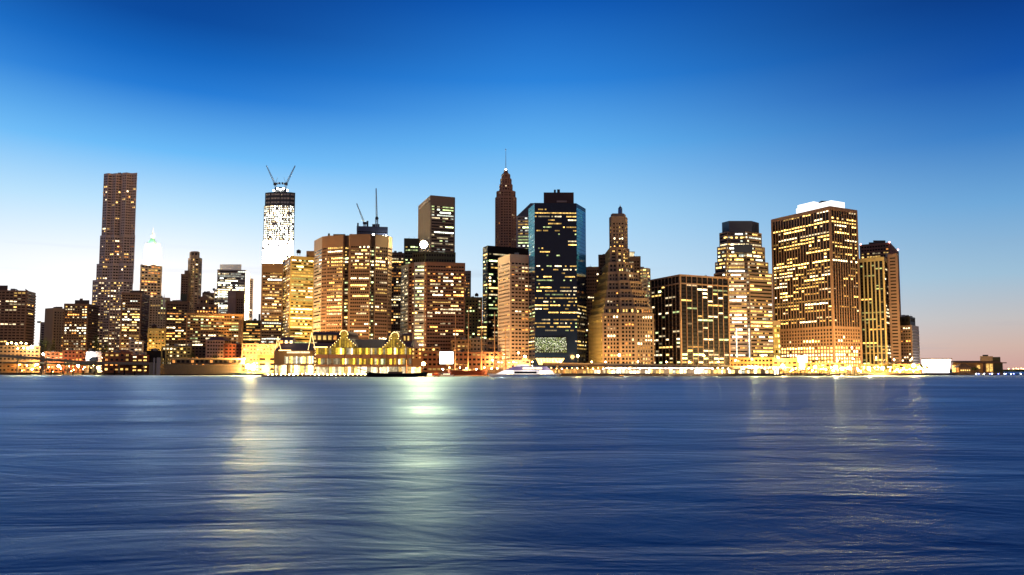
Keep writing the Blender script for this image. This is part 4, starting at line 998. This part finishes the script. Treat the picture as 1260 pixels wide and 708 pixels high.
ribbon('viaduct', 'curving grey elevated roadway sweeping down along the left waterfront', [(-40, 436.2, 868), (0, 437.3, 868), (40, 440.3, 866), (70, 443, 866), (95, 445, 866), (130, 446.5, 864), (191, 447.3, 862)], 12, 1.9, conc, 26)
ribbon('viaduct', 'second lower deck running level beneath the curving left roadway', [(-40, 446.3, 885), (40, 446.8, 885), (120, 448.8, 883), (186, 449.5, 880)], 9, 1.2, mat('lit_ochre_deck', (.42, .32, .12)), 40)  # ochre base colour carries the lamplight of the roadway's underside
ribbon('viaduct', 'long dark elevated road running along the waterfront right of the ferry', [(668, 447.4, 752), (740, 448.4, 755), (830, 450, 765), (900, 451.4, 772), (975, 452.6, 785)], 14, 1.9, mat('dark_steel_deck', (.10, .07, .06)), 24)
# stalls / glowing lower front under the long viaduct
def stalls():
    t = thing('waterfront_arcade', 'glowing glass-fronted arcade under the long viaduct', 'arcade', (xat(820, 752, 3), 753, LAND_Z)); org = tuple(t.location)
    part(t, org, 'back_wall', blk(670, 960, 454.2, 461.3, 759, 1, TAN))
    rg = random.Random(21)
    px = 671.0; k = 0
    while px < 958:
        w = rg.uniform(2, 5.5)
        if rg.random() < .8:
            h = rg.choice('OOYY') if px < 722 else rg.choice('YWWYC')
            y0 = rg.uniform(454.2, 456.5)
            part(t, org, 'shop_window', blk(px, px+w*.82, y0, 460.8, 758.4, .3, lit(h, rg.choice((1, 2.2, 4.5)) if px > 722 else 1)))
        px += w
    for i in range(24):
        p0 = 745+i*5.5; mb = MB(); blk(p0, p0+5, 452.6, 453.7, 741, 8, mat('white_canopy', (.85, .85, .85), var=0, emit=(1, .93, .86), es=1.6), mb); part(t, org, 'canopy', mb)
stalls()
for px, w in ((716, 8),):
    pass
# quays and sheds
def quay(name, label, pl, pr, ytop, D, dep, m_, cat='pier', fender=5):
    a, b = xat(pl, D, 2), xat(pr, D, 2); z = zat(ytop, D); org = ((a+b)/2, D, 0)
    t = thing(name, label, cat, org); mb = MB(); mb.box(a, b, D, D+dep, z-1.6, z, m_); part(t, org, 'deck', mb)
    n = int((b-a)/fender)
    mb = MB()
    for i in range(n+1):
        x = a+(b-a)*i/n*.998+.2; mb.tube((x, D-.15, -2), (x, D-.15, z-.3), .35, .35, DBROWN, 6)
    tag(part(t, org, 'pile', mb), kind='stuff')
    return t
quay('pier', 'narrow dark quay deck stretching in front of the long viaduct', 668, 905, 462.2, 700, 60, mat('pier_timber', (.14, .09, .06)))
quay('pier', 'timber pier deck carrying the gabled pavilion', 322, 540, 462.0, 655, 150, mat('pier_timber', (.14, .09, .06)))
quay('pier', 'low quay between the pavilion pier and the white ferry', 538, 668, 462.3, 690, 90, mat('red_brown_quay', (.26, .10, .05)))
quay('pier', 'esplanade deck with short dark piles below the right-hand towers', 900, 1062, 461.0, 750, 20, mat('pier_timber', (.14, .09, .06)))
def piershed():
    D = 835; t = thing('pier_shed', 'long flat grey pier shed with a dark slot of openings, left of the floodlights', 'shed', (xat(245, D, 3), D, 0)); org = tuple(t.location)
    part(t, org, 'lower_wall', blk(197.5, 297, 448.6, 462, D, 26, mat('grimy_concrete', (.13, .11, .08), .85, var=.4, scale=.5))); part(t, org, 'upper_wall', blk(210, 301, 441.5, 448.2, D+6, 18, mat('dark_concrete', (.13, .10, .07))))
    mb = MB(); blk(209, 302, 440.8, 442.6, D+4.5, 22, conc, mb); part(t, org, 'roof', mb)
    mb = MB()
    for y in (451.5, 455, 458.5): blk(198, 297, y, y+.5, D-.3, .4, mat('dark_concrete', (.13, .10, .07)), mb)
    part(t, org, 'wall_rib', mb)
    for i in range(15):
        px = 212+i*5.8; part(t, org, 'opening', blk(px, px+3.4, 443.4, 446.6, D+5.6, .3, BLACK if i % 4 else lit('O', 1)))
    part(t, org, 'dark_footing', blk(197, 298, 460.6, 463.2, D-1, 3, BLACK))
    for a, b, y in ((188.5, 190.5, 440.5), (192.6, 197.4, 440.2)):
        part(t, org, 'end_pillar', blk(a, b, y, 462, D-3, 6, GREYST))
    part(t, org, 'end_wall', blk(183.5, 192.6, 447.5, 461.5, D-1.5, 6, conc))
piershed()
# mooring piles, left
for px in (53.4, 66.5, 79.8, 92.2, 104.6, 118, 131, 143, 155, 168):
    x, y, z = at(px, 461.5, 925-px*.35); mb = MB(); mb.tube((x, y-4, -2), (x, y-4, 4.8), .9, .8, BLACK, 8); mb.ball((x, y-4, 4.8), .8, BLACK, 8)
    tag(mb.build('mooring_pile', None, (x, y-4, 0)), 'dark stubby mooring pile in the water under the left viaduct', 'pile', 'mooring piles along the left shore')
for i in range(26):
    px = 947+i*4.35+rng.uniform(-1, 1)
    if 1000 < px < 1006 or 1023 < px < 1027: continue
    x, y, z = at(px, 460, 747); mb = MB(); h = rng.uniform(4.2, 6.0); mb.tube((x, y, -2), (x, y, h), .45, .42, BLACK, 6); mb.tube((x, y, h), (x, y, h+.4), .45, .1, BLACK, 6)
    tag(mb.build('mooring_pile', None, (x, y, 0)), 'thin dark mooring pile before the bright right esplanade', 'pile', 'mooring piles before the right esplanade')

# ------------------------------------------------------------------ pier pavilion
def pavilion():
    D = 690; org = (xat(430, D, 3), D, 3.2)
    t = thing('pavilion', 'large pier pavilion with mauve gabled roofs, yellow-lit gables and glowing white ground floor', 'pavilion', org)
    base = zat(461.5, D)
    w = lambda *a: blk(*a)
    frame = mat('pavilion_steel', (.10, .06, .06), .5); brick = mat('balcony_brick', (.36, .17, .10))
    def slabs(pl, pr, DD, dep):
        part(t, org, 'floor_core', w(pl+1, pr-1, 428, 461.5, DD+5, dep, TAN))
        part(t, org, 'balcony', w(pl, pr, 436.6, 440.8, DD, dep, brick)); part(t, org, 'balcony', w(pl, pr, 448.8, 451.2, DD, dep, brick))
    slabs(388, 507, D, 60)
    rg = random.Random(9)
    def rowlights(pl, pr, y0, y1, DD, n, pal, sts, nm='lit_window', skip=.08):
        wd = (pr-pl)/n
        for i in range(n):
            if rg.random() < skip: continue
            part(t, org, nm, blk(pl+i*wd+.12, pl+(i+1)*wd-.12, y0+rg.choice((0, 0, .8)), y1, DD, .3, lit(rg.choice(pal), rg.choice(sts))))
    rowlights(389, 506, 451.6, 461.2, D+4.4, 30, 'WWWY', (2.4, 1.5, .9, .5), 'ground_floor_window', .04)
    rowlights(389, 506, 441.2, 448.5, D+4.4, 44, 'AWWGA', (.2, .4, .9, 2.4), 'second_floor_window', .15)
    rowlights(389, 506, 428.2, 436.2, D+4.4, 44, 'AAWA', (.25, .6, 1.1, 2.4), 'top_floor_window', .06)
    mb = MB()
    for px in (386, 404.5, 424, 444, 456, 470, 476, 489.5, 500, 507):
        blk(px-.35, px+.35, 424, 461.5, D-.6, .8, frame, mb)
    part(t, org, 'columns', mb)
    part(t, org, 'side_wing', blk(505, 519, 441, 461, D+10, 40, ORANGE)); rowlights(506, 518, 452, 460, D+9.6, 4, 'YW', (2.2, 4.5))
    # main roof: long mauve slopes
    def slope(px0, px1, yb, yt, DD, dep, m_=SLATE, nm='roof', inset=0):
        mb = MB(); a = at(px0, yb, DD); b = at(px1, yb, DD); zt = zat(yt, DD)
        mb.prism([(a[0], a[1]), (b[0], b[1]), (b[0], b[1]+dep), (a[0], a[1]+dep)], a[2], zt, m_, pts2=[(a[0]+inset, a[1]+dep*.42), (b[0]-inset, b[1]+dep*.42), (b[0]-inset, b[1]+dep*.58), (a[0]+inset, a[1]+dep*.58)])
        part(t, org, nm, mb)
    slope(384, 420, 427.6, 419, D-2, 50); slope(383, 420, 420, 408.2, D+16, 16, SLATE, 'roof_monitor')
    slope(432, 476, 428.2, 416.5, D-2, 50); slope(494, 509, 427, 417, D-2, 50, inset=2); slope(476, 506, 420, 409.8, D+16, 16, SLATE, 'roof_monitor')
    for k in range(5): part(t, org, 'clerestory_window', blk(384+k*6.4+.8, 384+k*6.4+4.6, 413.2, 418.2, D+12.5, 4, lit('Y', 1) if k < 4 else lit('O', 1)))
    part(t, org, 'clerestory_wall', blk(383, 418, 411.5, 420.5, D+13.5, 18, DBROWN)); part(t, org, 'clerestory_wall', blk(477, 507, 412.5, 421, D+13.5, 18, DBROWN))
    for k in range(6): part(t, org, 'clerestory_window', blk(478.5+k*4.6, 478.5+k*4.6+2, 413.8, 419, D+12.8, 3, lit('Y', 1)))
    # the two cross gables with arched tops
    for cx_, hw, yb, yt, ya in ((423.5, 16.5, 427.8, 416.5, 408.3), (486, 14.5, 427.8, 417.5, 410.5)):
        DD = D-6; a = at(cx_-hw, yb, DD); b = at(cx_+hw, yb, DD); m0 = at(cx_-4.2, yt, DD); m1 = at(cx_+4.2, yt, DD)
        mb = MB()
        for k in range(10):
            u0, u1 = k/10, (k+1)/10-.015
            lx = lambda u: a[0]+(b[0]-a[0])*u
            def top(x):
                if x < m0[0]: return a[2]+(m0[2]-a[2])*(x-a[0])/(m0[0]-a[0])
                if x > m1[0]: return b[2]+(m1[2]-b[2])*(b[0]-x)/(b[0]-m1[0])
                return m0[2]
            xs = [lx(u0), lx(u1)]
            mb.face([(xs[0], a[1], a[2]), (xs[1], a[1], a[2]), (xs[1], a[1], top(xs[1])), (xs[0], a[1], top(xs[0]))], lit('A', rg.choice((.15, .25, .4, .6))))
        part(t, org, 'gable_window', mb)
        mb = MB(); r = (m1[0]-m0[0])/2; zc = zat(ya, DD)-r; cx2 = (m0[0]+m1[0])/2
        ring = [(m0[0], m0[2]), (m1[0], m1[2])] + [(cx2+r*math.cos(math.pi*i/10), zc+r*math.sin(math.pi*i/10)) for i in range(11)]
        mb.face([(x, a[1], z_) for x, z_ in ring], lit('A', .4)); part(t, org, 'arch_window', mb)
        mb = MB(); prev = None
        pts = [a, m0] + [(cx2-(r+.5)*math.cos(math.pi*i/10), a[1], zc+(r+.5)*math.sin(math.pi*i/10)) for i in range(11)] + [m1, b]
        for p, q in zip(pts[:-1], pts[1:]): 
            mb.hexa([(p[0], p[1]-1, p[2]), (q[0], q[1]-1, q[2]), (q[0], q[1]+46, q[2]), (p[0], p[1]+46, p[2]), (p[0], p[1]-1, p[2]+.8), (q[0], q[1]-1, q[2]+.8), (q[0], q[1]+46, q[2]+.8), (p[0], p[1]+46, p[2]+.8)], SLATE)
        part(t, org, 'gable_roof', mb)
        mb = MB()
        for p, q in zip(pts[:-1], pts[1:]):
            n = max(1, int((Vector(q)-Vector(p)).length/2.4))
            for i in range(n):
                v = Vector(p).lerp(Vector(q), i/n); mb.ball((v.x, v.y-1.3, v.z+.5), .28, glow('Y', 12), 6)
        part(t, org, 'gable_lights', mb)
    # lit outline gable ends and left lower wing
    for pxa, yt, yb, hw in ((383.5, 409.5, 431, 4.5), (342, 414.5, 432, 4.2)):
        mb = MB(); DD = D-3 if pxa > 350 else D+25
        P_ = [at(pxa-hw, yb, DD), at(pxa-1.6, yt+8, DD), at(pxa, yt, DD), at(pxa+1.6, yt+8, DD), at(pxa+hw, yb, DD)]
        for p, q in zip(P_[:-1], P_[1:]): mb.tube(p, q, .26, .26, glow('Y', 3), 5)
        part(t, org, 'outline_lights', mb, 'gable end outlined in warm lights')
    DD = D+28
    slope(338, 385, 431.5, 421.5, DD-2, 44); slope(344, 360, 420.5, 414.5, DD+14, 14, SLATE, 'roof_monitor', 1)
    for k in range(3): part(t, org, 'clerestory_window', blk(344.5+k*6, 348+k*6, 419, 422.6, DD+8, 3, lit('W' if k else 'O', 2.2)))
    part(t, org, 'wing_wall', blk(337, 387, 431, 461.5, DD+2, 40, ORANGE))
    part(t, org, 'glass_canopy', blk(353, 381, 432.6, 434.6, DD-8, 10, lit('W', 1.5)))
    rowlights(350, 386, 438.5, 447.5, DD+1.6, 18, 'WWYC', (.5, 1.5, 3), 'wing_window', .05)
    rowlights(338, 386, 449.5, 461, DD+1.6, 20, 'WWY', (.6, 1.5, 4), 'wing_window', .05)
    part(t, org, 'outline_lights', blk(343, 358, 430.8, 431.8, DD-3, .6, glow('Y', 5)))
    part(t, org, 'outline_lights', blk(386, 403, 426.8, 427.9, D-3, .6, glow('Y', 4)))
pavilion()
for i in range(27):
    px = 330+i*5.2
    if px > 452 and px < 462: continue
    lamp(px, 460.6 + rng.uniform(-.3, .4), 662, 'Y' if i % 3 else 'W', 160, .5, 2500 if i % 4 == 0 else 0, 'globe lamp lining the edge of the pavilion pier', 'globe lamps along the pavilion pier', base=zat(462, 662)-.1, name='promenade_lamp')

# ------------------------------------------------------------------ orange-lit hoarding left of pavilion
P, z = rect(318, 341, 341, 437.5, 800)
tower('hall', 'glowing yellow-orange hall wall behind the blazing floodlight', 'building', [(P, z, dict(p=.2, fh=6, bw=8, pier=5, sp=3, top=3, pal='Y'))], ORANGE)
# big white billboard
def board(px0, px1, y0, y1, D, label, es=5):
    x0, x1 = xat(px0, D, 15), xat(px1, D, 15); z0, z1 = zat(y1, D), zat(y0, D); org = ((x0+x1)/2, D, LAND_Z)
    t = thing('billboard', label, 'billboard', org)
    mb = MB(); mb.box(x0-.4, x1+.4, D, D+.8, z0-.4, z1+.4, DARKM); part(t, org, 'frame', mb)
    mb = MB(); mb.box(x0, x1, D-.12, D+.1, z0, z1, mat('white_board_glow_%g' % es, (.9, .9, .9), var=0, emit=(1, .97, .9), es=es)); part(t, org, 'screen', mb)
    for x in (x0+1.5, x1-1.5):
        mb = MB(); mb.tube((x, D+.4, LAND_Z), (x, D+.4, z0), .35, .3, DARKM, 6); part(t, org, 'post', mb)
board(541, 557.5, 433, 448, 835, 'glowing blank white billboard at the foot of the reddish-brown tower', 6)
board(982, 993, 438, 446, 800, 'upper bright white sign board in front of the huge brown tower', 5)
board(983.5, 990, 447.5, 453, 798, 'lower small bright white sign board in front of the huge brown tower', 5)

# ------------------------------------------------------------------ ships and boats
def hullmesh(x0, x1, y, zb, zt, beam, m_, sheer=1.0, bow=.12, stern=.07, rake=1.0):
    mb = MB(); n = 16; L = x1-x0; rows = []
    for i in range(n+1):
        u = i/n; x = x0+L*u
        w = beam/2*min(1, (u/stern)**.5 if u < stern else 1, ((1-u)/bow)**.5 if 1-u < bow else 1)+.02
        sh = sheer*((2*u-1)**2)
        xo = x + (rake*(2*u-1)**3)*2
        rows.append([(x, y-w*.55, zb), (xo, y-w, zt+sh), (xo, y+w, zt+sh), (x, y+w*.55, zb)])
    for a, b in zip(rows[:-1], rows[1:]):
        for k in range(3): mb.face([a[k], b[k], b[k+1], a[k+1]], m_)
        mb.face([a[3], b[3], b[0], a[0]], m_)
    mb.face(rows[0][::-1], m_); mb.face(rows[-1], m_)
    return mb
def ship(label, px0, px1, D, yt, m_, masts, sprit=None, zb=-.6, spar=True):
    x0, x1 = xat(px0, D, 3), xat(px1, D, 3); zt = zat(yt, D); org = ((x0+x1)/2, D, 0)
    t = thing('sailing_ship', label, 'ship', org)
    part(t, org, 'hull', hullmesh(x0, x1, D, zb, zt, 9, m_, 1.3))
    part(t, org, 'deckhouse', blk(px0+(px1-px0)*.35, px0+(px1-px0)*.6, yt-2.2, yt+.3, D-1, 3, BROWN))
    sm = mat('mast_spar', (.60, .34, .16), .7)
    for px, yb in masts:
        x = xat(px, D, 10); z1 = zat(yb, D); mb = MB()
        mb.tube((x, D, zt-.5), (x, D, z1), .8, .35, sm, 6); part(t, org, 'mast', mb)
        if spar:
            for f, w in ((.38, 9), (.55, 8), (.72, 6), (.86, 4.5)):
                mb = MB(); z_ = zt+(z1-zt)*f; mb.tube((x-w*.6, D-4*.5, z_), (x+w*.6, D+2, z_), .16, .16, sm, 5); part(t, org, 'yard', mb)
        mb = MB(); mb.tube((x, D, z1-1), (x-9, D-2, zt+.5), .06, .06, DARKM, 4); mb.tube((x, D, z1-1), (x+9, D+2, zt+.5), .06, .06, DARKM, 4); part(t, org, 'rigging', mb)
    if sprit:
        mb = MB(); mb.tube(at(*sprit[0], D), at(*sprit[1], D), .4, .2, DARKM, 5); part(t, org, 'bowsprit', mb)
ship('long black-hulled schooner moored before the pavilion', 452, 524, 636, 459.8, BLACK, ((466, 440), (500, 443)), ((458, 459), (434, 451.5)), spar=False)
ship('tall ship with orange-lit masts behind the quay, left one of two', 553, 598, 745, 456.5, mat('rust_hull', (.16, .05, .03)), ((560, 384), (576, 376), (592.5, 372)))
ship('tall ship with orange-lit masts nearest the white ferry', 588, 640, 760, 455.5, BROWN, ((608.5, 384), (622, 402)))
def ferry():
    D = 660; wm = mat('ferry_white', (.85, .82, .85), .4, var=.08); bl_ = mat('ferry_violet_panel', (.16, .12, .26), .4)
    x0, x1 = xat(604, D, 3), xat(687, D, 3); org = ((x0+x1)/2, D, 0)
    t = thing('ferry', 'white fast ferry moored with lit cabins and a raked bow', 'boat', org)
    part(t, org, 'hull', hullmesh(x0, x1, D, -.5, zat(461, D), 10, wm, .8, bow=.05, stern=.3, rake=1.6))
    def tr(pl, pr, pl2, pr2, y0, y1, m_, nm, d=0, dep=8, lab=None):
        a, b, c_, d_ = at(pl, y1, D+d), at(pr, y1, D+d), at(pr2, y0, D+d), at(pl2, y0, D+d)
        mb = MB(); mb.prism([(a[0], D+d), (b[0], D+d), (b[0], D+d+dep), (a[0], D+d+dep)], a[2], c_[2], m_, pts2=[(d_[0], D+d), (c_[0], D+d), (c_[0], D+d+dep), (d_[0], D+d+dep)])
        part(t, org, nm, mb, lab)
    tr(608, 684, 620, 678, 455.8, 461.2, wm, 'main_cabin', -4)
    tr(620, 678, 632, 673, 451.2, 455.8, bl_, 'upper_cabin', -3.4, 7)
    tr(633, 652, 637, 650, 448.6, 451.2, wm, 'wheelhouse', -2.5, 5)
    tr(640, 668, 641, 668, 450.6, 451.3, DARKM, 'roof_rail', -3, 6)
    for p0, p1, y0, y1, h, s_, nm in ((643, 667, 452.2, 454.6, 'W', 2.2, 'upper_window'), (623, 631.5, 456.6, 460.4, 'W', 4.5, 'cabin_window'), (664, 671.5, 456.6, 460.4, 'W', 4.5, 'cabin_window'), (674, 680, 456.4, 460, 'W', 2.2, 'stern_window')):
        part(t, org, nm, blk(p0, p1, y0, y1, D-4.3 if y0 > 455 else D-3.7, .3, lit(h, s_)))
    part(t, org, 'dark_window', blk(633, 660, 457.3, 459.6, D-4.3, .3, GLASS))
    part(t, org, 'gunwale', blk(607, 686, 460.6, 461.2, D-5.2, .5, LIME))
    mb = MB(); x, y, z_ = at(645, 448.8, D); mb.tube((x, y, z_), (x-1, y, z_+5), .15, .1, DARKM, 5); mb.tube((x-2, y, z_+3), (x+1.5, y, z_+3), .1, .1, DARKM, 4); part(t, org, 'radar_mast', mb)
    for px in (618, 648, 676):  # added point lights, unseen in front of the ferry, brighten its side
        l = bpy.data.lights.new('deck_floodlight', 'POINT'); l.energy = 5000; l.color = (1, .9, .78); l.shadow_soft_size = .3
        o = bpy.data.objects.new('deck_floodlight', l); COL.objects.link(o); o.parent = t; p_ = at(px, 452, D-12); o.location = tuple(p_[i]-org[i] for i in range(3))
    for px in (650, 655):
        mb = MB(); mb.ball(at(px, 450.2, D-2), .45, glow('W', 14), 6); part(t, org, 'deck_light', mb)
ferry()
def boat(label, px0, px1, D, yt, hm, cm, cab, lt=None):
    x0, x1 = xat(px0, D, 2), xat(px1, D, 2); zt = zat(yt, D); org = ((x0+x1)/2, D, 0)
    t = thing('boat', label, 'boat', org)
    part(t, org, 'hull', hullmesh(x0, x1, D, -.4, zt, 5, hm, .6))
    a, b = cab; part(t, org, 'cabin', blk(a, b, yt-2.6, yt+.2, D-1.6, 3.2, cm)); part(t, org, 'window', blk(a+.5, b-.5, yt-2.0, yt-.9, D-1.8, .2, lt or lit('W', 2.2)))
    part(t, org, 'roof', blk(a-.4, b+.4, yt-2.9, yt-2.5, D-1.9, 3.8, cm))
wm2 = mat('boat_white', (.7, .7, .75), .4); rm = mat('boat_red', (.45, .06, .03), .5); blm = mat('boat_blue', (.05, .08, .32), .4)
boat('small white boat with a violet-blue stripe moored under the billboard', 541, 556, 668, 462.0, wm2, blm, (545, 554))
boat('small red workboat beside the white boat', 531.5, 540.5, 668, 461.0, rm, rm, (534, 539), lit('O', 1))
boat('little brightly lit launch just right of the black schooner', 524.5, 533, 655, 462.6, wm2, wm2, (526, 531.5), lit('W', 4.5))
boat('low dark barge moored before the long viaduct', 757, 790, 680, 463.6, DBROWN, DBROWN, (762, 768), lit('O', 1))

# ------------------------------------------------------------------ trees
leafm = [mat('leaf_a', (.06, .09, .02), .8), mat('leaf_b', (.10, .12, .03), .8), mat('leaf_c', (.04, .06, .02), .8)]
bark = mat('bark', (.10, .06, .04), .9)
def tree(px, ybase, ytop, D, wpx, label, group=None, seed=0):
    rg = random.Random(seed); x, y, zb = at(px, ybase, D); zb = LAND_Z; zt = zat(ytop, D); h = zt-zb; r = wpx/F*D/2
    t = thing('tree', label, 'tree', (x, y, zb), group); org = (x, y, zb)
    mb = MB(); mb.tube((x, y, zb), (x+.2, y, zb+h*.45), .45, .25, bark, 7)
    for k in range(6):
        a = k*1.05+rg.random(); mb.tube((x+.2, y, zb+h*(.3+.03*k)), (x+r*.6*math.cos(a), y+r*.6*math.sin(a), zb+h*rg.uniform(.6, .85)), .16, .05, bark, 5)
    part(t, org, 'trunk', mb)
    mb = MB(); cl = [(rg.uniform(-1, 1), rg.uniform(-1, 1), rg.uniform(-1, 1), rg.uniform(.35, .6)) for _ in range(16)]
    cl = [c_ for c_ in cl if c_[0]**2+c_[1]**2+c_[2]**2 < 1.1]
    for cx_, cy_, cz_, cr in cl:
        m_ = rg.choice(leafm)
        for _ in range(110):
            v = Vector((rg.gauss(0, 1), rg.gauss(0, 1), rg.gauss(0, 1))).normalized()*cr*rg.uniform(.5, 1.05)
            c0 = Vector((x+(cx_*.75+v.x)*r, y+(cy_*.75+v.y)*r, zb+h*.64+(cz_*.7+v.z)*h*.33))
            e1 = Vector((rg.gauss(0, 1), rg.gauss(0, 1), rg.gauss(0, 1))).normalized()*.42; e2 = e1.orthogonal().normalized()*.3
            mb.face([c0-e1, c0+e2, c0+e1, c0-e2], m_)
    part(t, org, 'crown', mb)
TR = [(3, 459, 449, 905, 11, 'bushy tree leftmost on the bank under the left viaduct'), (10, 459, 450.5, 908, 10, 'bushy tree second from the left on the bank under the viaduct'),
      (51, 440, 413, 930, 13, 'pale-lit bare-looking tree beside the market hall, taller one'), (62, 440, 416.5, 935, 12, 'rounder tree between the market hall and the ribbed-pier tower'),
      (119, 440, 409, 945, 11, 'dark tree in front of the rippled tower foot'), (128, 440, 416, 950, 9, 'small dark tree right of the one at the rippled tower foot'),
      (1086, 459, 448, 800, 10, 'orange-lit tree left one before the reddish slab'), (1094.5, 459, 447, 803, 11, 'orange-lit tree right one before the reddish slab'),
      (1134, 458, 448.5, 830, 9, 'lit tree just left of the brilliant white terminal, bigger one'), (1140, 458, 450.5, 832, 6, 'lit tree touching the brilliant white terminal'),
      (1199, 459, 451.5, 880, 8, 'round dark tree before the orange-lit ferry terminal'), (236, 447, 434, 885, 12, 'dark tree above the grey pier shed, left one'), (262, 447, 435.5, 880, 14, 'dark tree above the grey pier shed, right one')]
for i, (px, yb, yt, D, w, lab) in enumerate(TR): tree(px, yb, yt, D, w, lab, seed=40+i)

# ------------------------------------------------------------------ far shore at right
def farshore():
    rg = random.Random(2); D = 2600; mb = MB(); n = 60; x0, x1 = xat(1150, D, 0), xat(1700, D, 0)
    for i in range(n):
        a, b = x0+(x1-x0)*i/n, x0+(x1-x0)*(i+1)/n; h = 7+rg.uniform(-1.5, 2.5)
        mb.box(a, b+.5, D+rg.uniform(0, 10), D+160, -2, h, leafm[i % 3])
    tag(mb.build('far_shore'), kind='structure')
    for px in (1241, 1247, 1250.5, 1253, 1256.5, 1259):
        x, y, z = at(px, 455.6-(px % 3)*.8, D-20)
        t = thing('harbour_lamp', 'tiny pale mast light on the far shore at the right edge', 'lamp', (x, y, 0), 'mast lights on the far shore')
        mb = MB(); mb.tube((x, y, 0), (x, y, z), .5, .3, DARKM, 5); part(t, (x, y, 0), 'post', mb)
        mb = MB(); mb.ball((x, y, z), 2.0, glow('Y', 9), 6); part(t, (x, y, 0), 'lamp_head', mb)
farshore()
for i, px in enumerate((1201.5, 1204.5, 1211, 1218, 1220.5, 1228.5, 1236, 1238, 1244, 1247.5, 1256)):
    x, y, z = at(px, 460.2, 868); t = thing('dock_light', 'small blue-white light at water level along the far right dock', 'lamp', (x, y, 0), 'blue lights along the right dock')
    mb = MB(); mb.tube((x, y, -1), (x, y, z-.3), .25, .2, DARKM, 5); part(t, (x, y, 0), 'post', mb)
    mb = MB(); mb.ball((x, y, z), .55, glow('U' if i % 2 else 'B', 25), 6); part(t, (x, y, 0), 'lamp_head', mb)
quay('breakwater', 'low dark breakwater carrying the blue dock lights at far right', 1196, 1290, 461.0, 872, 14, BLACK, 'breakwater')

# ------------------------------------------------------------------ sun afterglow, camera, view
s = bpy.data.lights.new('sun', 'SUN'); s.energy = .12; s.angle = R(12); s.color = (1, .72, .55)
so = bpy.data.objects.new('sun', s); COL.objects.link(so)
d = Vector((math.sin(R(-26))*math.cos(R(3)), math.cos(R(-26))*math.cos(R(3)), math.sin(R(3))))
so.rotation_euler = d.to_track_quat('Z', 'Y').to_euler()
cam = bpy.data.cameras.new('camera'); co = bpy.data.objects.new('camera', cam); COL.objects.link(co)
co.location = (0, 0, HC); co.rotation_euler = (math.pi/2+PITCH, 0, 0)
cam.sensor_width = 36; cam.lens = F/1260*36; cam.shift_y = (CY-354)/1260; cam.clip_start = .5; cam.clip_end = 90000
SC.camera = co
SC.render.resolution_x, SC.render.resolution_y = 1024, 575
SC.view_settings.view_transform = 'Standard'; SC.view_settings.look = 'None'; SC.view_settings.exposure = 0; SC.view_settings.gamma = 1
SC.render.engine = 'CYCLES'
cy = SC.cycles
cy.use_denoising = True; cy.use_light_tree = True; cy.max_bounces = 4; cy.diffuse_bounces = 2; cy.glossy_bounces = 3
cy.transmission_bounces = 1; cy.sample_clamp_indirect = 0; cy.light_sampling_threshold = 0; cy.sample_clamp_direct = 0; cy.caustics_reflective = False; cy.caustics_refractive = False
